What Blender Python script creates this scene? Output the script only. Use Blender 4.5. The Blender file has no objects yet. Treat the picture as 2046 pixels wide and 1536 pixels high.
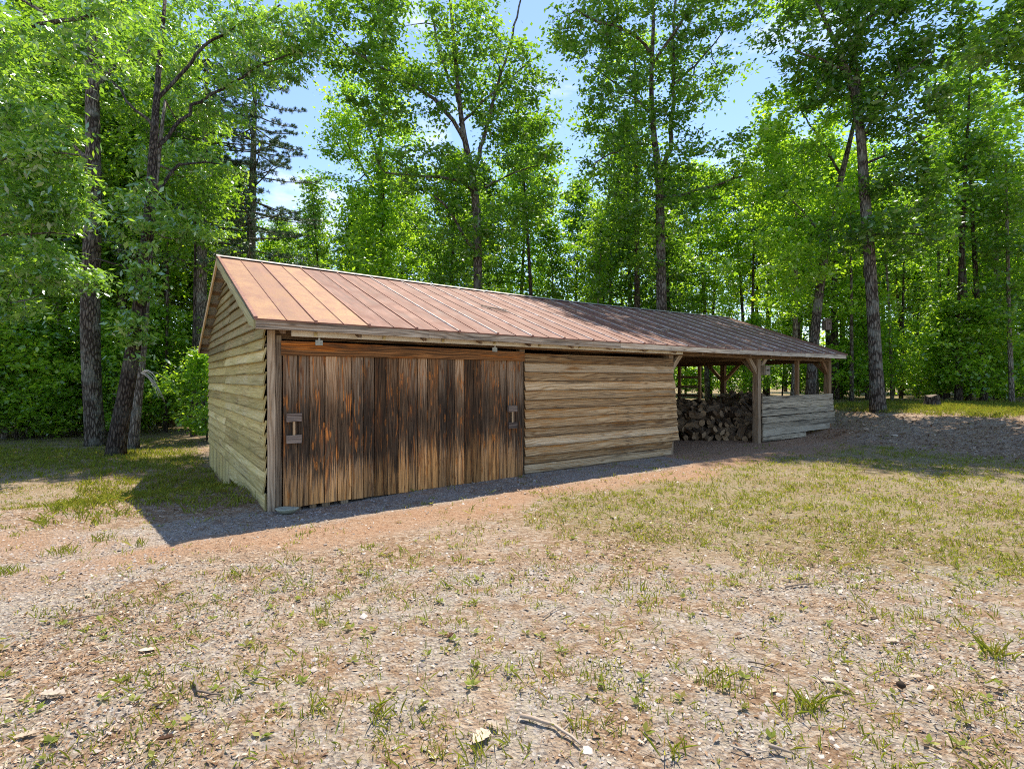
import bpy, math, random
import numpy as np
from mathutils import Vector, Matrix

# ------------------------------------------------------------------ camera, sky, sun
scn = bpy.context.scene
C = scn.collection
F = 1035.0                      # focal length in photo pixels (2046 wide)
HY = 757.0                      # horizon row in the photo
EYE = 1.6
cam = bpy.data.cameras.new("camera"); cam_o = bpy.data.objects.new("camera", cam); C.objects.link(cam_o)
cam.sensor_width = 36; cam.lens = 36 * F / 2046; cam.shift_y = -(768 - HY) / 2046
cam.clip_start = .05; cam.clip_end = 2000
cam_o.location = (0, 0, EYE); cam_o.rotation_euler = (math.radians(90), 0, 0)
scn.camera = cam_o
scn.view_settings.view_transform = 'Standard'; scn.view_settings.look = 'None'
scn.view_settings.gamma = 1; scn.view_settings.exposure = .95
scn.cycles.max_bounces = 8; scn.cycles.diffuse_bounces = 4; scn.cycles.glossy_bounces = 2
scn.cycles.transmission_bounces = 5; scn.cycles.transparent_max_bounces = 4
scn.cycles.sample_clamp_indirect = 6; scn.cycles.use_denoising = False; scn.cycles.filter_width = 1.05

SUNV = Vector((.135, .425, 1.0)).normalized()
sun_el = math.asin(SUNV.z); sun_az = math.atan2(SUNV.x, SUNV.y)
world = bpy.data.worlds.new("World"); scn.world = world; world.use_nodes = True
wn = world.node_tree; wn.nodes.clear()
def N(nt, t, **k):
    n = nt.nodes.new(t)
    for a, b in k.items(): setattr(n, a, b)
    return n
sky = N(wn, 'ShaderNodeTexSky', sky_type='NISHITA'); sky.sun_disc = False
sky.sun_elevation = sun_el; sky.sun_rotation = sun_az; sky.air_density = 1.0; sky.dust_density = .1; sky.ozone_density = 2.2
wtc = N(wn, 'ShaderNodeTexCoord'); wmap = N(wn, 'ShaderNodeMapping'); wmap.inputs['Scale'].default_value = (1.6, 1.6, 4.0)
wns = N(wn, 'ShaderNodeTexNoise'); wns.inputs['Scale'].default_value = 2.1; wns.inputs['Detail'].default_value = 7; wns.inputs['Roughness'].default_value = .58
wmap.inputs['Location'].default_value = (.35, .1, .2)
wrp = N(wn, 'ShaderNodeValToRGB'); wrp.color_ramp.elements[0].position = .575; wrp.color_ramp.elements[1].position = .75
wrp.color_ramp.elements[0].color = (0, 0, 0, 1); wrp.color_ramp.elements[1].color = (1, 1, 1, 1)
wmx = N(wn, 'ShaderNodeMixRGB'); wmx.inputs[2].default_value = (4.6, 4.8, 5.1, 1)
wbg = N(wn, 'ShaderNodeBackground'); wbg.inputs['Strength'].default_value = .15
wou = N(wn, 'ShaderNodeOutputWorld'); L = wn.links.new
L(wtc.outputs['Generated'], wmap.inputs[0]); L(wmap.outputs[0], wns.inputs[0]); L(wns.outputs[0], wrp.inputs[0])
L(wrp.outputs[0], wmx.inputs[0]); wtn = N(wn, 'ShaderNodeMixRGB', blend_type='MULTIPLY'); wtn.inputs[0].default_value = 1; wtn.inputs[2].default_value = (.93, .91, .95, 1); L(sky.outputs[0], wtn.inputs[1]); L(wtn.outputs[0], wmx.inputs[1]); L(wmx.outputs[0], wbg.inputs[0]); L(wbg.outputs[0], wou.inputs[0])
sun = bpy.data.lights.new("sun", 'SUN'); sun.energy = 4.3; sun.angle = math.radians(.5); sun.color = (1, .925, .80)
sun_o = bpy.data.objects.new("sun", sun); C.objects.link(sun_o); sun_o.rotation_euler = SUNV.to_track_quat('Z', 'Y').to_euler()
sun_o.location = (0, 0, 30)

random.seed(7); rng = np.random.default_rng(11)

# ------------------------------------------------------------------ frames of reference
TH = math.radians(54.6)
US = np.array([math.sin(TH), math.cos(TH)]); VS = np.array([-math.cos(TH), math.sin(TH)])
C0 = np.array([-3.02, 6.40])
def ss(a, b, x):
    t = np.clip((np.asarray(x, float) - a) / (b - a), 0, 1); return t * t * (3 - 2 * t)
def tw(x, y):
    dx = np.asarray(x, float) - C0[0]; dy = np.asarray(y, float) - C0[1]
    return dx * US[0] + dy * US[1], dx * VS[0] + dy * VS[1]
def hnoise(x, y):
    return (np.sin(x * 1.3 + 1.1 * np.sin(y * .9)) * np.cos(y * 1.7 + .8 * np.sin(x * 1.1)))
def H(x, y):
    x = np.asarray(x, float); y = np.asarray(y, float)
    t, w = tw(x, y)
    h = -.38 * ss(1.2, 4.4, w) * (1 - ss(0, 4, t))
    dn = (x - 7.8) * .881 + (y - 13.5) * .472
    crest = .56 + .12 * ss(9, 15, x)
    h = h + crest * ss(0, 5.5, dn) * ss(-30, -8, x) 
    h = h - .055 * np.exp(-((t - .6) / .9) ** 2 - ((w + .12) / .4) ** 2)
    h = h + .02 * hnoise(x, y) * ss(1, 4, np.abs(w) + 3 * (t > 16) + 3 * (t < -1))
    return h
def P(px, py, d):
    return np.array([(px - 1023) / F * d, d, EYE + (HY - py) / F * d])

# ------------------------------------------------------------------ materials
def mat(name):
    m = bpy.data.materials.new(name); m.use_nodes = True; m.node_tree.nodes.clear()
    return m, m.node_tree
def lk(nt, a, b): nt.links.new(a, b)
def ramp(nt, fac, stops, interp='LINEAR'):
    r = N(nt, 'ShaderNodeValToRGB'); e = r.color_ramp.elements; r.color_ramp.interpolation = interp
    while len(e) < len(stops): e.new(.5)
    for i, (p, c) in enumerate(stops):
        e[i].position = p; e[i].color = (c[0], c[1], c[2], 1) if not isinstance(c, (int, float)) else (c, c, c, 1)
    if fac is not None: lk(nt, fac, r.inputs[0])
    return r.outputs[0]
def noise(nt, vec, scale, detail=4, rough=.55, dist=0, dims='3D'):
    n = N(nt, 'ShaderNodeTexNoise', noise_dimensions=dims); n.inputs['Scale'].default_value = scale
    n.inputs['Detail'].default_value = detail; n.inputs['Roughness'].default_value = rough; n.inputs['Distortion'].default_value = dist
    if vec is not None: lk(nt, vec, n.inputs['Vector'])
    return n.outputs[0]
def math_(nt, op, a, b=None, clamp=False):
    n = N(nt, 'ShaderNodeMath', operation=op); n.use_clamp = clamp
    for i, v in enumerate((a, b)):
        if v is None: continue
        if isinstance(v, (int, float)): n.inputs[i].default_value = v
        else: lk(nt, v, n.inputs[i])
    return n.outputs[0]
def mix(nt, fac, a, b, mode='MIX'):
    n = N(nt, 'ShaderNodeMixRGB', blend_type=mode)
    for i, v in enumerate((fac, a, b)):
        if isinstance(v, (int, float)): n.inputs[i].default_value = v if i == 0 else (v, v, v, 1)
        elif isinstance(v, tuple): n.inputs[i].default_value = (v[0], v[1], v[2], 1)
        else: lk(nt, v, n.inputs[i])
    return n.outputs[0]
def scalev(nt, vec, s, off=None):
    n = N(nt, 'ShaderNodeMapping'); n.inputs['Scale'].default_value = s
    if off: n.inputs['Location'].default_value = off
    lk(nt, vec, n.inputs[0]); return n.outputs[0]
def attr(nt, name): return N(nt, 'ShaderNodeAttribute', attribute_name=name)
def out(nt, col, rough=.8, bump=None, bs=.4, bd=.01, spec=.3, metal=0):
    b = N(nt, 'ShaderNodeBsdfPrincipled'); o = N(nt, 'ShaderNodeOutputMaterial')
    for k, v in (('Base Color', col), ('Roughness', rough), ('Metallic', metal)):
        if isinstance(v, (int, float)): b.inputs[k].default_value = v
        elif isinstance(v, tuple): b.inputs[k].default_value = (v[0], v[1], v[2], 1)
        else: lk(nt, v, b.inputs[k])
    b.inputs['Specular IOR Level'].default_value = spec
    if bump is not None:
        n = N(nt, 'ShaderNodeBump'); n.inputs['Strength'].default_value = bs; n.inputs['Distance'].default_value = bd
        lk(nt, bump, n.inputs['Height']); lk(nt, n.outputs[0], b.inputs['Normal'])
    lk(nt, b.outputs[0], o.inputs[0])

def wood(name, stops, warm=(.45, .19, .05), warm_amt=.35, dark=(.02, .015, .012), dark_amt=.5, mode='plain', rough=.85, moss=None, lap_shade=0):
    m, nt = mat(name)
    uv = N(nt, 'ShaderNodeUVMap'); uv.uv_map = 'UVMap'
    r = attr(nt, 'rnd').outputs['Fac']
    sx = N(nt, 'ShaderNodeSeparateXYZ'); lk(nt, uv.outputs[0], sx.inputs[0])
    cx = N(nt, 'ShaderNodeCombineXYZ'); lk(nt, sx.outputs[0], cx.inputs[0]); lk(nt, sx.outputs[1], cx.inputs[1])
    lk(nt, math_(nt, 'MULTIPLY', r, 37.0), cx.inputs[2])
    base = cx.outputs[0]
    # growth rings bent round knots
    bend = noise(nt, scalev(nt, base, (6, .8, 1)), 1.0, 2, .5)
    ring_in = math_(nt, 'ADD', math_(nt, 'MULTIPLY', sx.outputs[0], 26.0), math_(nt, 'MULTIPLY', bend, 6.0))
    ring = math_(nt, 'ABSOLUTE', math_(nt, 'SINE', math_(nt, 'MULTIPLY', ring_in, 3.14)))
    fine = noise(nt, scalev(nt, base, (150, 3.0, 1)), 1.0, 4, .65)
    med = noise(nt, scalev(nt, base, (34, .5, 1)), 1.0, 4, .6, .6)
    grain = math_(nt, 'ADD', math_(nt, 'MULTIPLY', ring, .30), math_(nt, 'ADD', math_(nt, 'MULTIPLY', fine, .45), math_(nt, 'MULTIPLY', med, .35)))
    g2 = math_(nt, 'ADD', grain, math_(nt, 'MULTIPLY', math_(nt, 'SUBTRACT', r, .5), .38))
    col = ramp(nt, g2, stops)
    tc = N(nt, 'ShaderNodeTexCoord'); ob = tc.outputs['Object']
    # warm raw patches
    wmask = ramp(nt, noise(nt, scalev(nt, base, (11, .8, 1)), 1.0, 5, .65, .8), [(.52, 0), (.66, 1)])
    wcol = mix(nt, ring, warm, (warm[0] * .35, warm[1] * .3, warm[2] * .3))
    col = mix(nt, math_(nt, 'MULTIPLY', wmask, warm_amt), col, wcol)
    dmask = ramp(nt, noise(nt, scalev(nt, base, (13, .7, 1), (5, 3, 2)), 1.0, 5, .7, .5), [(.50, 0), (.68, 1)])
    col = mix(nt, math_(nt, 'MULTIPLY', dmask, dark_amt), col, dark)
    # knots
    vo = N(nt, 'ShaderNodeTexVoronoi'); vo.inputs['Scale'].default_value = 1.0
    lk(nt, scalev(nt, base, (7.5, 1.9, 1)), vo.inputs['Vector'])
    kn = ramp(nt, vo.outputs['Distance'], [(.05, 1), (.16, 0)])
    kr = ramp(nt, vo.outputs['Distance'], [(.0, 1), (.06, .15), (.10, .9), (.13, .1), (.16, .5)])
    if mode == 'door':
        sz = N(nt, 'ShaderNodeSeparateXYZ'); lk(nt, ob, sz.inputs[0])
        edge = noise(nt, scalev(nt, base, (60, 1.2, 1)), 1.0, 5, .7)
        e1 = noise(nt, scalev(nt, ob, (2.2, 2.2, .6)), 1.0, 3, .5)
        zz = math_(nt, 'ADD', sz.outputs[2], math_(nt, 'ADD', math_(nt, 'MULTIPLY', math_(nt, 'SUBTRACT', edge, .5), 1.7), math_(nt, 'MULTIPLY', math_(nt, 'SUBTRACT', e1, .5), .9)))
        band = ramp(nt, math_(nt, 'MULTIPLY', zz, .5), [(.21, 0), (.30, 1), (.60, 1), (.84, .38)])
        low = ramp(nt, math_(nt, 'MULTIPLY', zz, .5), [(.14, 1), (.36, 0)])
        tan_ = mix(nt, ramp(nt, math_(nt, 'ADD', math_(nt, 'MULTIPLY', fine, .5), math_(nt, 'MULTIPLY', med, .5)), [(.42, 0), (.56, 1)]), (.07, .03, .011), (.80, .38, .12))
        col = mix(nt, math_(nt, 'MULTIPLY', low, .8), col, tan_)
        stain = mix(nt, ramp(nt, fine, [(.42, 0), (.62, 1)]), (.005, .004, .003), (.12, .075, .042))
        col = mix(nt, math_(nt, 'MULTIPLY', band, math_(nt, 'MULTIPLY', ramp(nt, r, [(.0, .6), (.4, 1)]), .93)), col, stain)
        kcol = mix(nt, kr, (.05, .02, .01), (.68, .24, .045))
        col = mix(nt, math_(nt, 'MULTIPLY', kn, .95), col, kcol)
        ow = ramp(nt, noise(nt, scalev(nt, base, (14, 1.5, 1), (3, 1, 9)), 1.0, 4, .6, 1.6), [(.55, 0), (.63, 1)])
        col = mix(nt, math_(nt, 'MULTIPLY', ow, .85), col, mix(nt, ring, (.60, .22, .05), (.10, .04, .02)))
    else:
        kcol = mix(nt, kr, (.03, .02, .014), tuple(c * .55 for c in warm))
        col = mix(nt, math_(nt, 'MULTIPLY', kn, .75), col, kcol)
    if lap_shade:
        eg = ramp(nt, math_(nt, 'ADD', sx.outputs[0], math_(nt, 'MULTIPLY', med, .03)), [(.020, 1), (.040, 0)])  # lap shadow painted as a broken dark line along the lower board edge
        col = mix(nt, math_(nt, 'MULTIPLY', eg, lap_shade), col, dark)
    if moss:
        mk = ramp(nt, noise(nt, scalev(nt, ob, (1.7, 1.7, 2.6)), 1.0, 5, .6), [(.36, 0), (.56, 1)])
        col = mix(nt, math_(nt, 'MULTIPLY', mk, .45), col, moss)
    r7 = math_(nt, 'FRACT', math_(nt, 'MULTIPLY', r, 7.31))
    col = mix(nt, 1.0, col, ramp(nt, r7, [(0, (.5, .5, .5)), (.5, (1, 1, 1)), (1, (1.6, 1.5, 1.35))] if mode == 'door' else [(0, (.72, .70, .68)), (1, (1.15, 1.12, 1.08))]), 'MULTIPLY')
    hgt = math_(nt, 'ADD', fine, math_(nt, 'MULTIPLY', ring, .5))
    out(nt, col, rough, hgt, .6, .006, .2)
    return m

M = {}
GREY = [(.22, (.045, .036, .028)), (.45, (.20, .155, .11)), (.62, (.36, .29, .21)), (.85, (.52, .45, .36))]
M['door_wood'] = wood('door_wood', [(.22, (.03, .018, .010)), (.45, (.15, .08, .036)), (.62, (.33, .19, .095)), (.85, (.54, .38, .24))], (.62, .24, .05), .55, mode='door')
M['header_wood'] = wood('header_wood', [(.22, (.05, .024, .010)), (.45, (.20, .09, .03)), (.65, (.42, .185, .06)), (.85, (.56, .29, .11))], (.85, .28, .04), .95, dark_amt=.85)
M['siding_wood'] = wood('siding_wood', [(.20, (.09, .052, .026)), (.42, (.32, .19, .085)), (.60, (.56, .37, .18)), (.85, (.76, .58, .36))], (.66, .31, .07), .85, (.04, .03, .022), .75, lap_shade=.75)
M['gable_wood'] = wood('gable_wood', [(.20, (.34, .25, .10)), (.42, (.53, .415, .17)), (.60, (.65, .535, .25)), (.85, (.76, .66, .37))], (.48, .31, .10), .4, (.11, .08, .026), .8, moss=(.54, .455, .155), lap_shade=.8)
M['gable_top_wood'] = wood('gable_top_wood', [(.20, (.11, .08, .035)), (.42, (.27, .21, .10)), (.60, (.42, .33, .17)), (.85, (.54, .45, .26))], (.48, .28, .10), .6, (.05, .04, .02), .6, moss=(.27, .25, .10), lap_shade=.8)
M['fascia_wood'] = wood('fascia_wood', [(.22, (.12, .085, .055)), (.45, (.42, .33, .235)), (.62, (.60, .50, .37)), (.85, (.74, .65, .51))], (.48, .27, .12), .5, (.05, .038, .028), .85)
M['rake_wood'] = wood('rake_wood', [(.22, (.16, .14, .07)), (.45, (.34, .31, .17)), (.85, (.55, .50, .32))], (.5, .3, .13), .4, (.08, .07, .03), .6, moss=(.32, .33, .15))
M['new_wood'] = wood('new_wood', [(.2, (.38, .26, .14)), (.8, (.66, .48, .28))], (.5, .3, .13), .3, dark_amt=.1)
M['frame_wood'] = wood('frame_wood', [(.22, (.07, .04, .022)), (.5, (.22, .135, .07)), (.85, (.40, .27, .15))], (.45, .20, .07), .5, dark_amt=.5)
M['post_wood'] = wood('post_wood', [(.22, (.10, .065, .04)), (.45, (.25, .175, .11)), (.65, (.38, .28, .18)), (.85, (.52, .41, .28))], (.48, .28, .12), .5, dark_amt=.5)
M['grey_wood'] = wood('grey_wood', [(.22, (.08, .066, .048)), (.45, (.30, .25, .17)), (.65, (.50, .43, .31)), (.85, (.66, .59, .44))], (.40, .30, .17), .35, (.02, .018, .015), .9)
M['block_wood'] = wood('block_wood', [(.22, (.03, .024, .02)), (.5, (.11, .085, .07)), (.85, (.30, .24, .19))], (.3, .17, .1), .3, dark_amt=.6)
M['log_wood'] = wood('log_wood', [(.2, (.035, .022, .014)), (.5, (.12, .08, .048)), (.85, (.28, .20, .12))], (.30, .18, .08), .5, dark_amt=.45)
M['log_end'] = wood('log_end', [(.2, (.08, .05, .026)), (.5, (.22, .145, .08)), (.85, (.42, .30, .18))], (.50, .30, .12), .5, dark_amt=.35)
M['twig_wood'] = wood('twig_wood', [(.2, (.16, .12, .09)), (.8, (.46, .38, .30))], dark_amt=.3)
M['dead_wood'] = wood('dead_wood', [(.2, (.30, .27, .23)), (.8, (.62, .58, .52))], warm_amt=.1, dark_amt=.15)
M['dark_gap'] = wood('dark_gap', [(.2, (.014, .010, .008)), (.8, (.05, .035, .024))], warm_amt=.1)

def rust():
    m, nt = mat('rusty_roof_metal'); tc = N(nt, 'ShaderNodeTexCoord'); ob = tc.outputs['Object']
    r = attr(nt, 'rnd').outputs['Fac']; pale = attr(nt, 'pale').outputs['Fac']; age = attr(nt, 'age').outputs['Fac']
    st = noise(nt, scalev(nt, ob, (9, .7, .7)), 1.0, 6, .65, .5)
    bl = noise(nt, scalev(nt, ob, (3.4, 2.2, 2.2)), 1.0, 8, .72, .5)
    sp = noise(nt, ob, 42, 4, .75)
    a = mix(nt, ramp(nt, st, [(.38, 0), (.62, 1)]), (.105, .036, .020), (.27, .105, .058))
    a = mix(nt, ramp(nt, bl, [(.38, 0), (.6, .8)]), a, (.16, .055, .028))
    b = mix(nt, ramp(nt, bl, [(.38, 0), (.60, 1)]), (.20, .075, .028), (.42, .25, .105))
    b = mix(nt, ramp(nt, sp, [(.42, 0), (.66, .85)]), b, (.30, .11, .05))
    c = mix(nt, ramp(nt, st, [(.3, 0), (.7, 1)]), (.11, .060, .045), (.25, .155, .12))
    col = mix(nt, pale, a, b); col = mix(nt, age, col, c)
    col = mix(nt, ramp(nt, r, [(0, .0), (1, .22)]), col, (.20, .08, .05))
    col = mix(nt, ramp(nt, sp, [(.62, 0), (.8, .5)]), col, (.14, .05, .03))
    out(nt, col, ramp(nt, bl, [(.3, .58), (.7, .78)]), math_(nt, 'ADD', sp, math_(nt, 'MULTIPLY', bl, 2.0)), .18, .01, .5)
    return m
M['rust'] = rust()
def metal(name, c1, c2, rough=.45, sc=8, met=.3):
    m, nt = mat(name); tc = N(nt, 'ShaderNodeTexCoord')
    n = noise(nt, tc.outputs['Object'], sc, 5, .65)
    out(nt, mix(nt, ramp(nt, n, [(.35, 0), (.65, 1)]), c1, c2), rough, n, .15, .004, .5, met); return m
M['seam'] = metal('pale_seam_metal', (.30, .20, .15), (.72, .66, .61), .45, 6, .1)
M['seam_rust'] = metal('rusty_seam_metal', (.17, .07, .045), (.30, .13, .08), .5, 14, .2)
M['galv'] = metal('galvanised_metal', (.36, .37, .38), (.52, .53, .53), .5, 5, .3)
M['track'] = metal('painted_track_metal', (.56, .48, .35), (.70, .62, .48), .5, 6, .1)
M['cap'] = metal('ridge_cap_metal', (.30, .26, .23), (.46, .41, .37), .5, 5, .35)
M['steel'] = metal('bracket_metal', (.20, .19, .15), (.36, .35, .29), .4, 30, .5)
M['bolt'] = metal('brass_bolt_metal', (.34, .24, .09), (.52, .40, .18), .4, 30, .5)

def bark(name, c1, c2, c3, lich=0.0):
    m, nt = mat(name); uv = N(nt, 'ShaderNodeUVMap'); uv.uv_map = 'UVMap'; tc = N(nt, 'ShaderNodeTexCoord')
    v = N(nt, 'ShaderNodeTexVoronoi'); v.feature = 'DISTANCE_TO_EDGE'; v.inputs['Scale'].default_value = 1
    lk(nt, scalev(nt, tc.outputs['Object'], (17, 17, 4)), v.inputs['Vector'])
    n1 = noise(nt, scalev(nt, tc.outputs['Object'], (30, 30, 7)), 1, 5, .65); n2 = noise(nt, tc.outputs['Object'], 2.4, 4, .6)
    cr = ramp(nt, v.outputs['Distance'], [(.02, 0), (.22, 1)])
    h = math_(nt, 'MULTIPLY', cr, n1)
    col = ramp(nt, h, [(.08, c1), (.40, c2), (.72, c3)])
    if lich: col = mix(nt, math_(nt, 'MULTIPLY', ramp(nt, n2, [(.5, 0), (.62, 1)]), lich), col, (.34, .36, .30))
    out(nt, col, .9, h, .9, .03, .15); return m
M['bark'] = bark('grey_brown_bark', (.035, .027, .020), (.13, .105, .08), (.27, .235, .19), .35)
M['bark_dark'] = bark('dark_bark', (.025, .018, .014), (.085, .064, .048), (.18, .145, .115), .15)
M['bark_pale'] = bark('pale_bark', (.08, .065, .05), (.24, .20, .16), (.42, .38, .32), .4)

def leafm(name, stops, transl=.5, gloss=.12, rough=.38):
    m, nt = mat(name); r = attr(nt, 'rnd').outputs['Fac']
    col = ramp(nt, r, stops)
    d = N(nt, 'ShaderNodeBsdfDiffuse'); t = N(nt, 'ShaderNodeBsdfTranslucent'); g = N(nt, 'ShaderNodeBsdfGlossy'); g.inputs['Roughness'].default_value = rough
    tcol = mix(nt, 1.0, col, (2.5, 2.15, .7), 'MULTIPLY')
    lk(nt, col, d.inputs[0]); lk(nt, tcol, t.inputs[0]); g.inputs[0].default_value = (.9, .95, 1, 1)
    m1 = N(nt, 'ShaderNodeMixShader'); m1.inputs[0].default_value = transl; lk(nt, d.outputs[0], m1.inputs[1]); lk(nt, t.outputs[0], m1.inputs[2])
    m2 = N(nt, 'ShaderNodeMixShader'); m2.inputs[0].default_value = gloss; lk(nt, m1.outputs[0], m2.inputs[1]); lk(nt, g.outputs[0], m2.inputs[2])
    o = N(nt, 'ShaderNodeOutputMaterial'); lk(nt, m2.outputs[0], o.inputs[0]); return m
M['leaf'] = leafm('oak_leaves', [(0, (.05, .125, .015)), (.5, (.105, .225, .024)), (1, (.21, .36, .045))], .52, .07)
M['leaf_bright'] = leafm('bright_leaves', [(0, (.09, .20, .018)), (.5, (.18, .34, .032)), (1, (.31, .48, .065))], .58, .06)
M['leaf_gloss'] = leafm('glossy_leaves', [(0, (.07, .17, .02)), (.5, (.14, .29, .035)), (1, (.26, .42, .08))], .5, .16, .34)
M['leaf_deep'] = leafm('deep_green_leaves', [(0, (.035, .10, .013)), (.5, (.08, .185, .022)), (1, (.17, .30, .036))], .5, .07)
M['needle'] = leafm('pine_needles', [(0, (.02, .055, .025)), (.5, (.04, .09, .045)), (1, (.08, .14, .07))], .25, .1)
M['grass'] = leafm('grass_blades', [(0, (.26, .20, .085)), (.3, (.15, .18, .04)), (.7, (.19, .25, .05)), (1, (.36, .36, .13))], .4, 0.0)
def simple_rnd(name, stops, rough=.8, transl=0):
    m, nt = mat(name); r = attr(nt, 'rnd').outputs['Fac']; tc = N(nt, 'ShaderNodeTexCoord')
    n = noise(nt, tc.outputs['Object'], 60, 3, .6)
    out(nt, mix(nt, ramp(nt, n, [(.3, 0), (.7, .35)]), ramp(nt, r, stops), (.14, .08, .045)), rough, n, .3, .003, .25); return m
M['litter'] = simple_rnd('dead_leaf_litter', [(0, (.12, .058, .028)), (.3, (.24, .14, .07)), (.6, (.37, .23, .13)), (.85, (.50, .385, .265)), (1, (.66, .56, .43))], .6)
M['stone'] = simple_rnd('gravel_stones', [(0, (.16, .13, .11)), (.4, (.34, .29, .25)), (.75, (.42, .37, .32)), (1, (.56, .51, .46))], .7)
M['paleleaf'] = simple_rnd('bleached_leaf', [(0, (.54, .43, .30)), (1, (.70, .60, .46))], .6)
M['rock'] = simple_rnd('pale_green_rock', [(0, (.36, .38, .28)), (1, (.46, .48, .37))], .7)

def groundm():
    m, nt = mat('ground_soil'); tc = N(nt, 'ShaderNodeTexCoord'); ob = tc.outputs['Object']
    w = attr(nt, 'zones'); s = N(nt, 'ShaderNodeSeparateColor'); lk(nt, w.outputs['Color'], s.inputs[0])
    f1 = noise(nt, ob, 90, 5, .7); f2 = noise(nt, ob, 18, 5, .7, .4); f3 = noise(nt, ob, 3.2, 5, .65, .5); f4 = noise(nt, ob, .7, 4, .6)
    v = N(nt, 'ShaderNodeTexVoronoi'); v.inputs['Scale'].default_value = 55; lk(nt, ob, v.inputs['Vector'])
    v2 = N(nt, 'ShaderNodeTexVoronoi'); v2.inputs['Scale'].default_value = 26; lk(nt, scalev(nt, ob, (1, 1.6, 1)), v2.inputs['Vector'])
    brown = ramp(nt, f1, [(.32, (.12, .062, .034)), (.5, (.29, .19, .11)), (.68, (.51, .40, .27))])
    sepv = N(nt, 'ShaderNodeSeparateColor'); lk(nt, v2.outputs['Color'], sepv.inputs[0])
    chips = ramp(nt, sepv.outputs[0], [(0, (.13, .062, .03)), (.4, (.30, .175, .10)), (.7, (.46, .32, .21)), (1, (.70, .60, .48))])
    brown = mix(nt, .5, brown, chips)
    sepg = N(nt, 'ShaderNodeSeparateColor'); lk(nt, v.outputs['Color'], sepg.inputs[0])
    grav = ramp(nt, sepg.outputs[1], [(0, (.15, .12, .10)), (.5, (.32, .275, .235)), (1, (.58, .54, .49))])
    sand = mix(nt, f1, (.30, .245, .175), (.54, .48, .375))
    clay = ramp(nt, f2, [(.3, (.27, .13, .065)), (.5, (.40, .235, .135)), (.7, (.50, .34, .22))])
    grs = ramp(nt, f1, [(.3, (.10, .085, .03)), (.5, (.22, .19, .07)), (.7, (.38, .32, .15))])
    col = mix(nt, ramp(nt, f4, [(.45, 0), (.62, .38)]), brown, mix(nt, f1, (.34, .26, .19), (.58, .48, .38)))
    col = mix(nt, ramp(nt, math_(nt, 'ADD', f3, math_(nt, 'MULTIPLY', s.outputs[2], .35)), [(.54, 0), (.70, .8)]), col, mix(nt, ramp(nt, f2, [(.42, 0), (.55, 1)]), sand, grav))
    col = mix(nt, ramp(nt, math_(nt, 'ADD', math_(nt, 'MULTIPLY', s.outputs[0], .75), math_(nt, 'MULTIPLY', f3, .5)), [(.42, 0), (.72, .92)]), col, clay)
    col = mix(nt, ramp(nt, math_(nt, 'ADD', math_(nt, 'MULTIPLY', s.outputs[1], .55), math_(nt, 'MULTIPLY', f2, .6)), [(.45, 0), (.75, .45)]), col, grs)
    h = math_(nt, 'ADD', math_(nt, 'MULTIPLY', v.outputs['Distance'], 1.2), math_(nt, 'ADD', f1, math_(nt, 'MULTIPLY', f2, 1.5)))
    out(nt, col, .9, h, .9, .02, .15); return m
M['ground'] = groundm()

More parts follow.
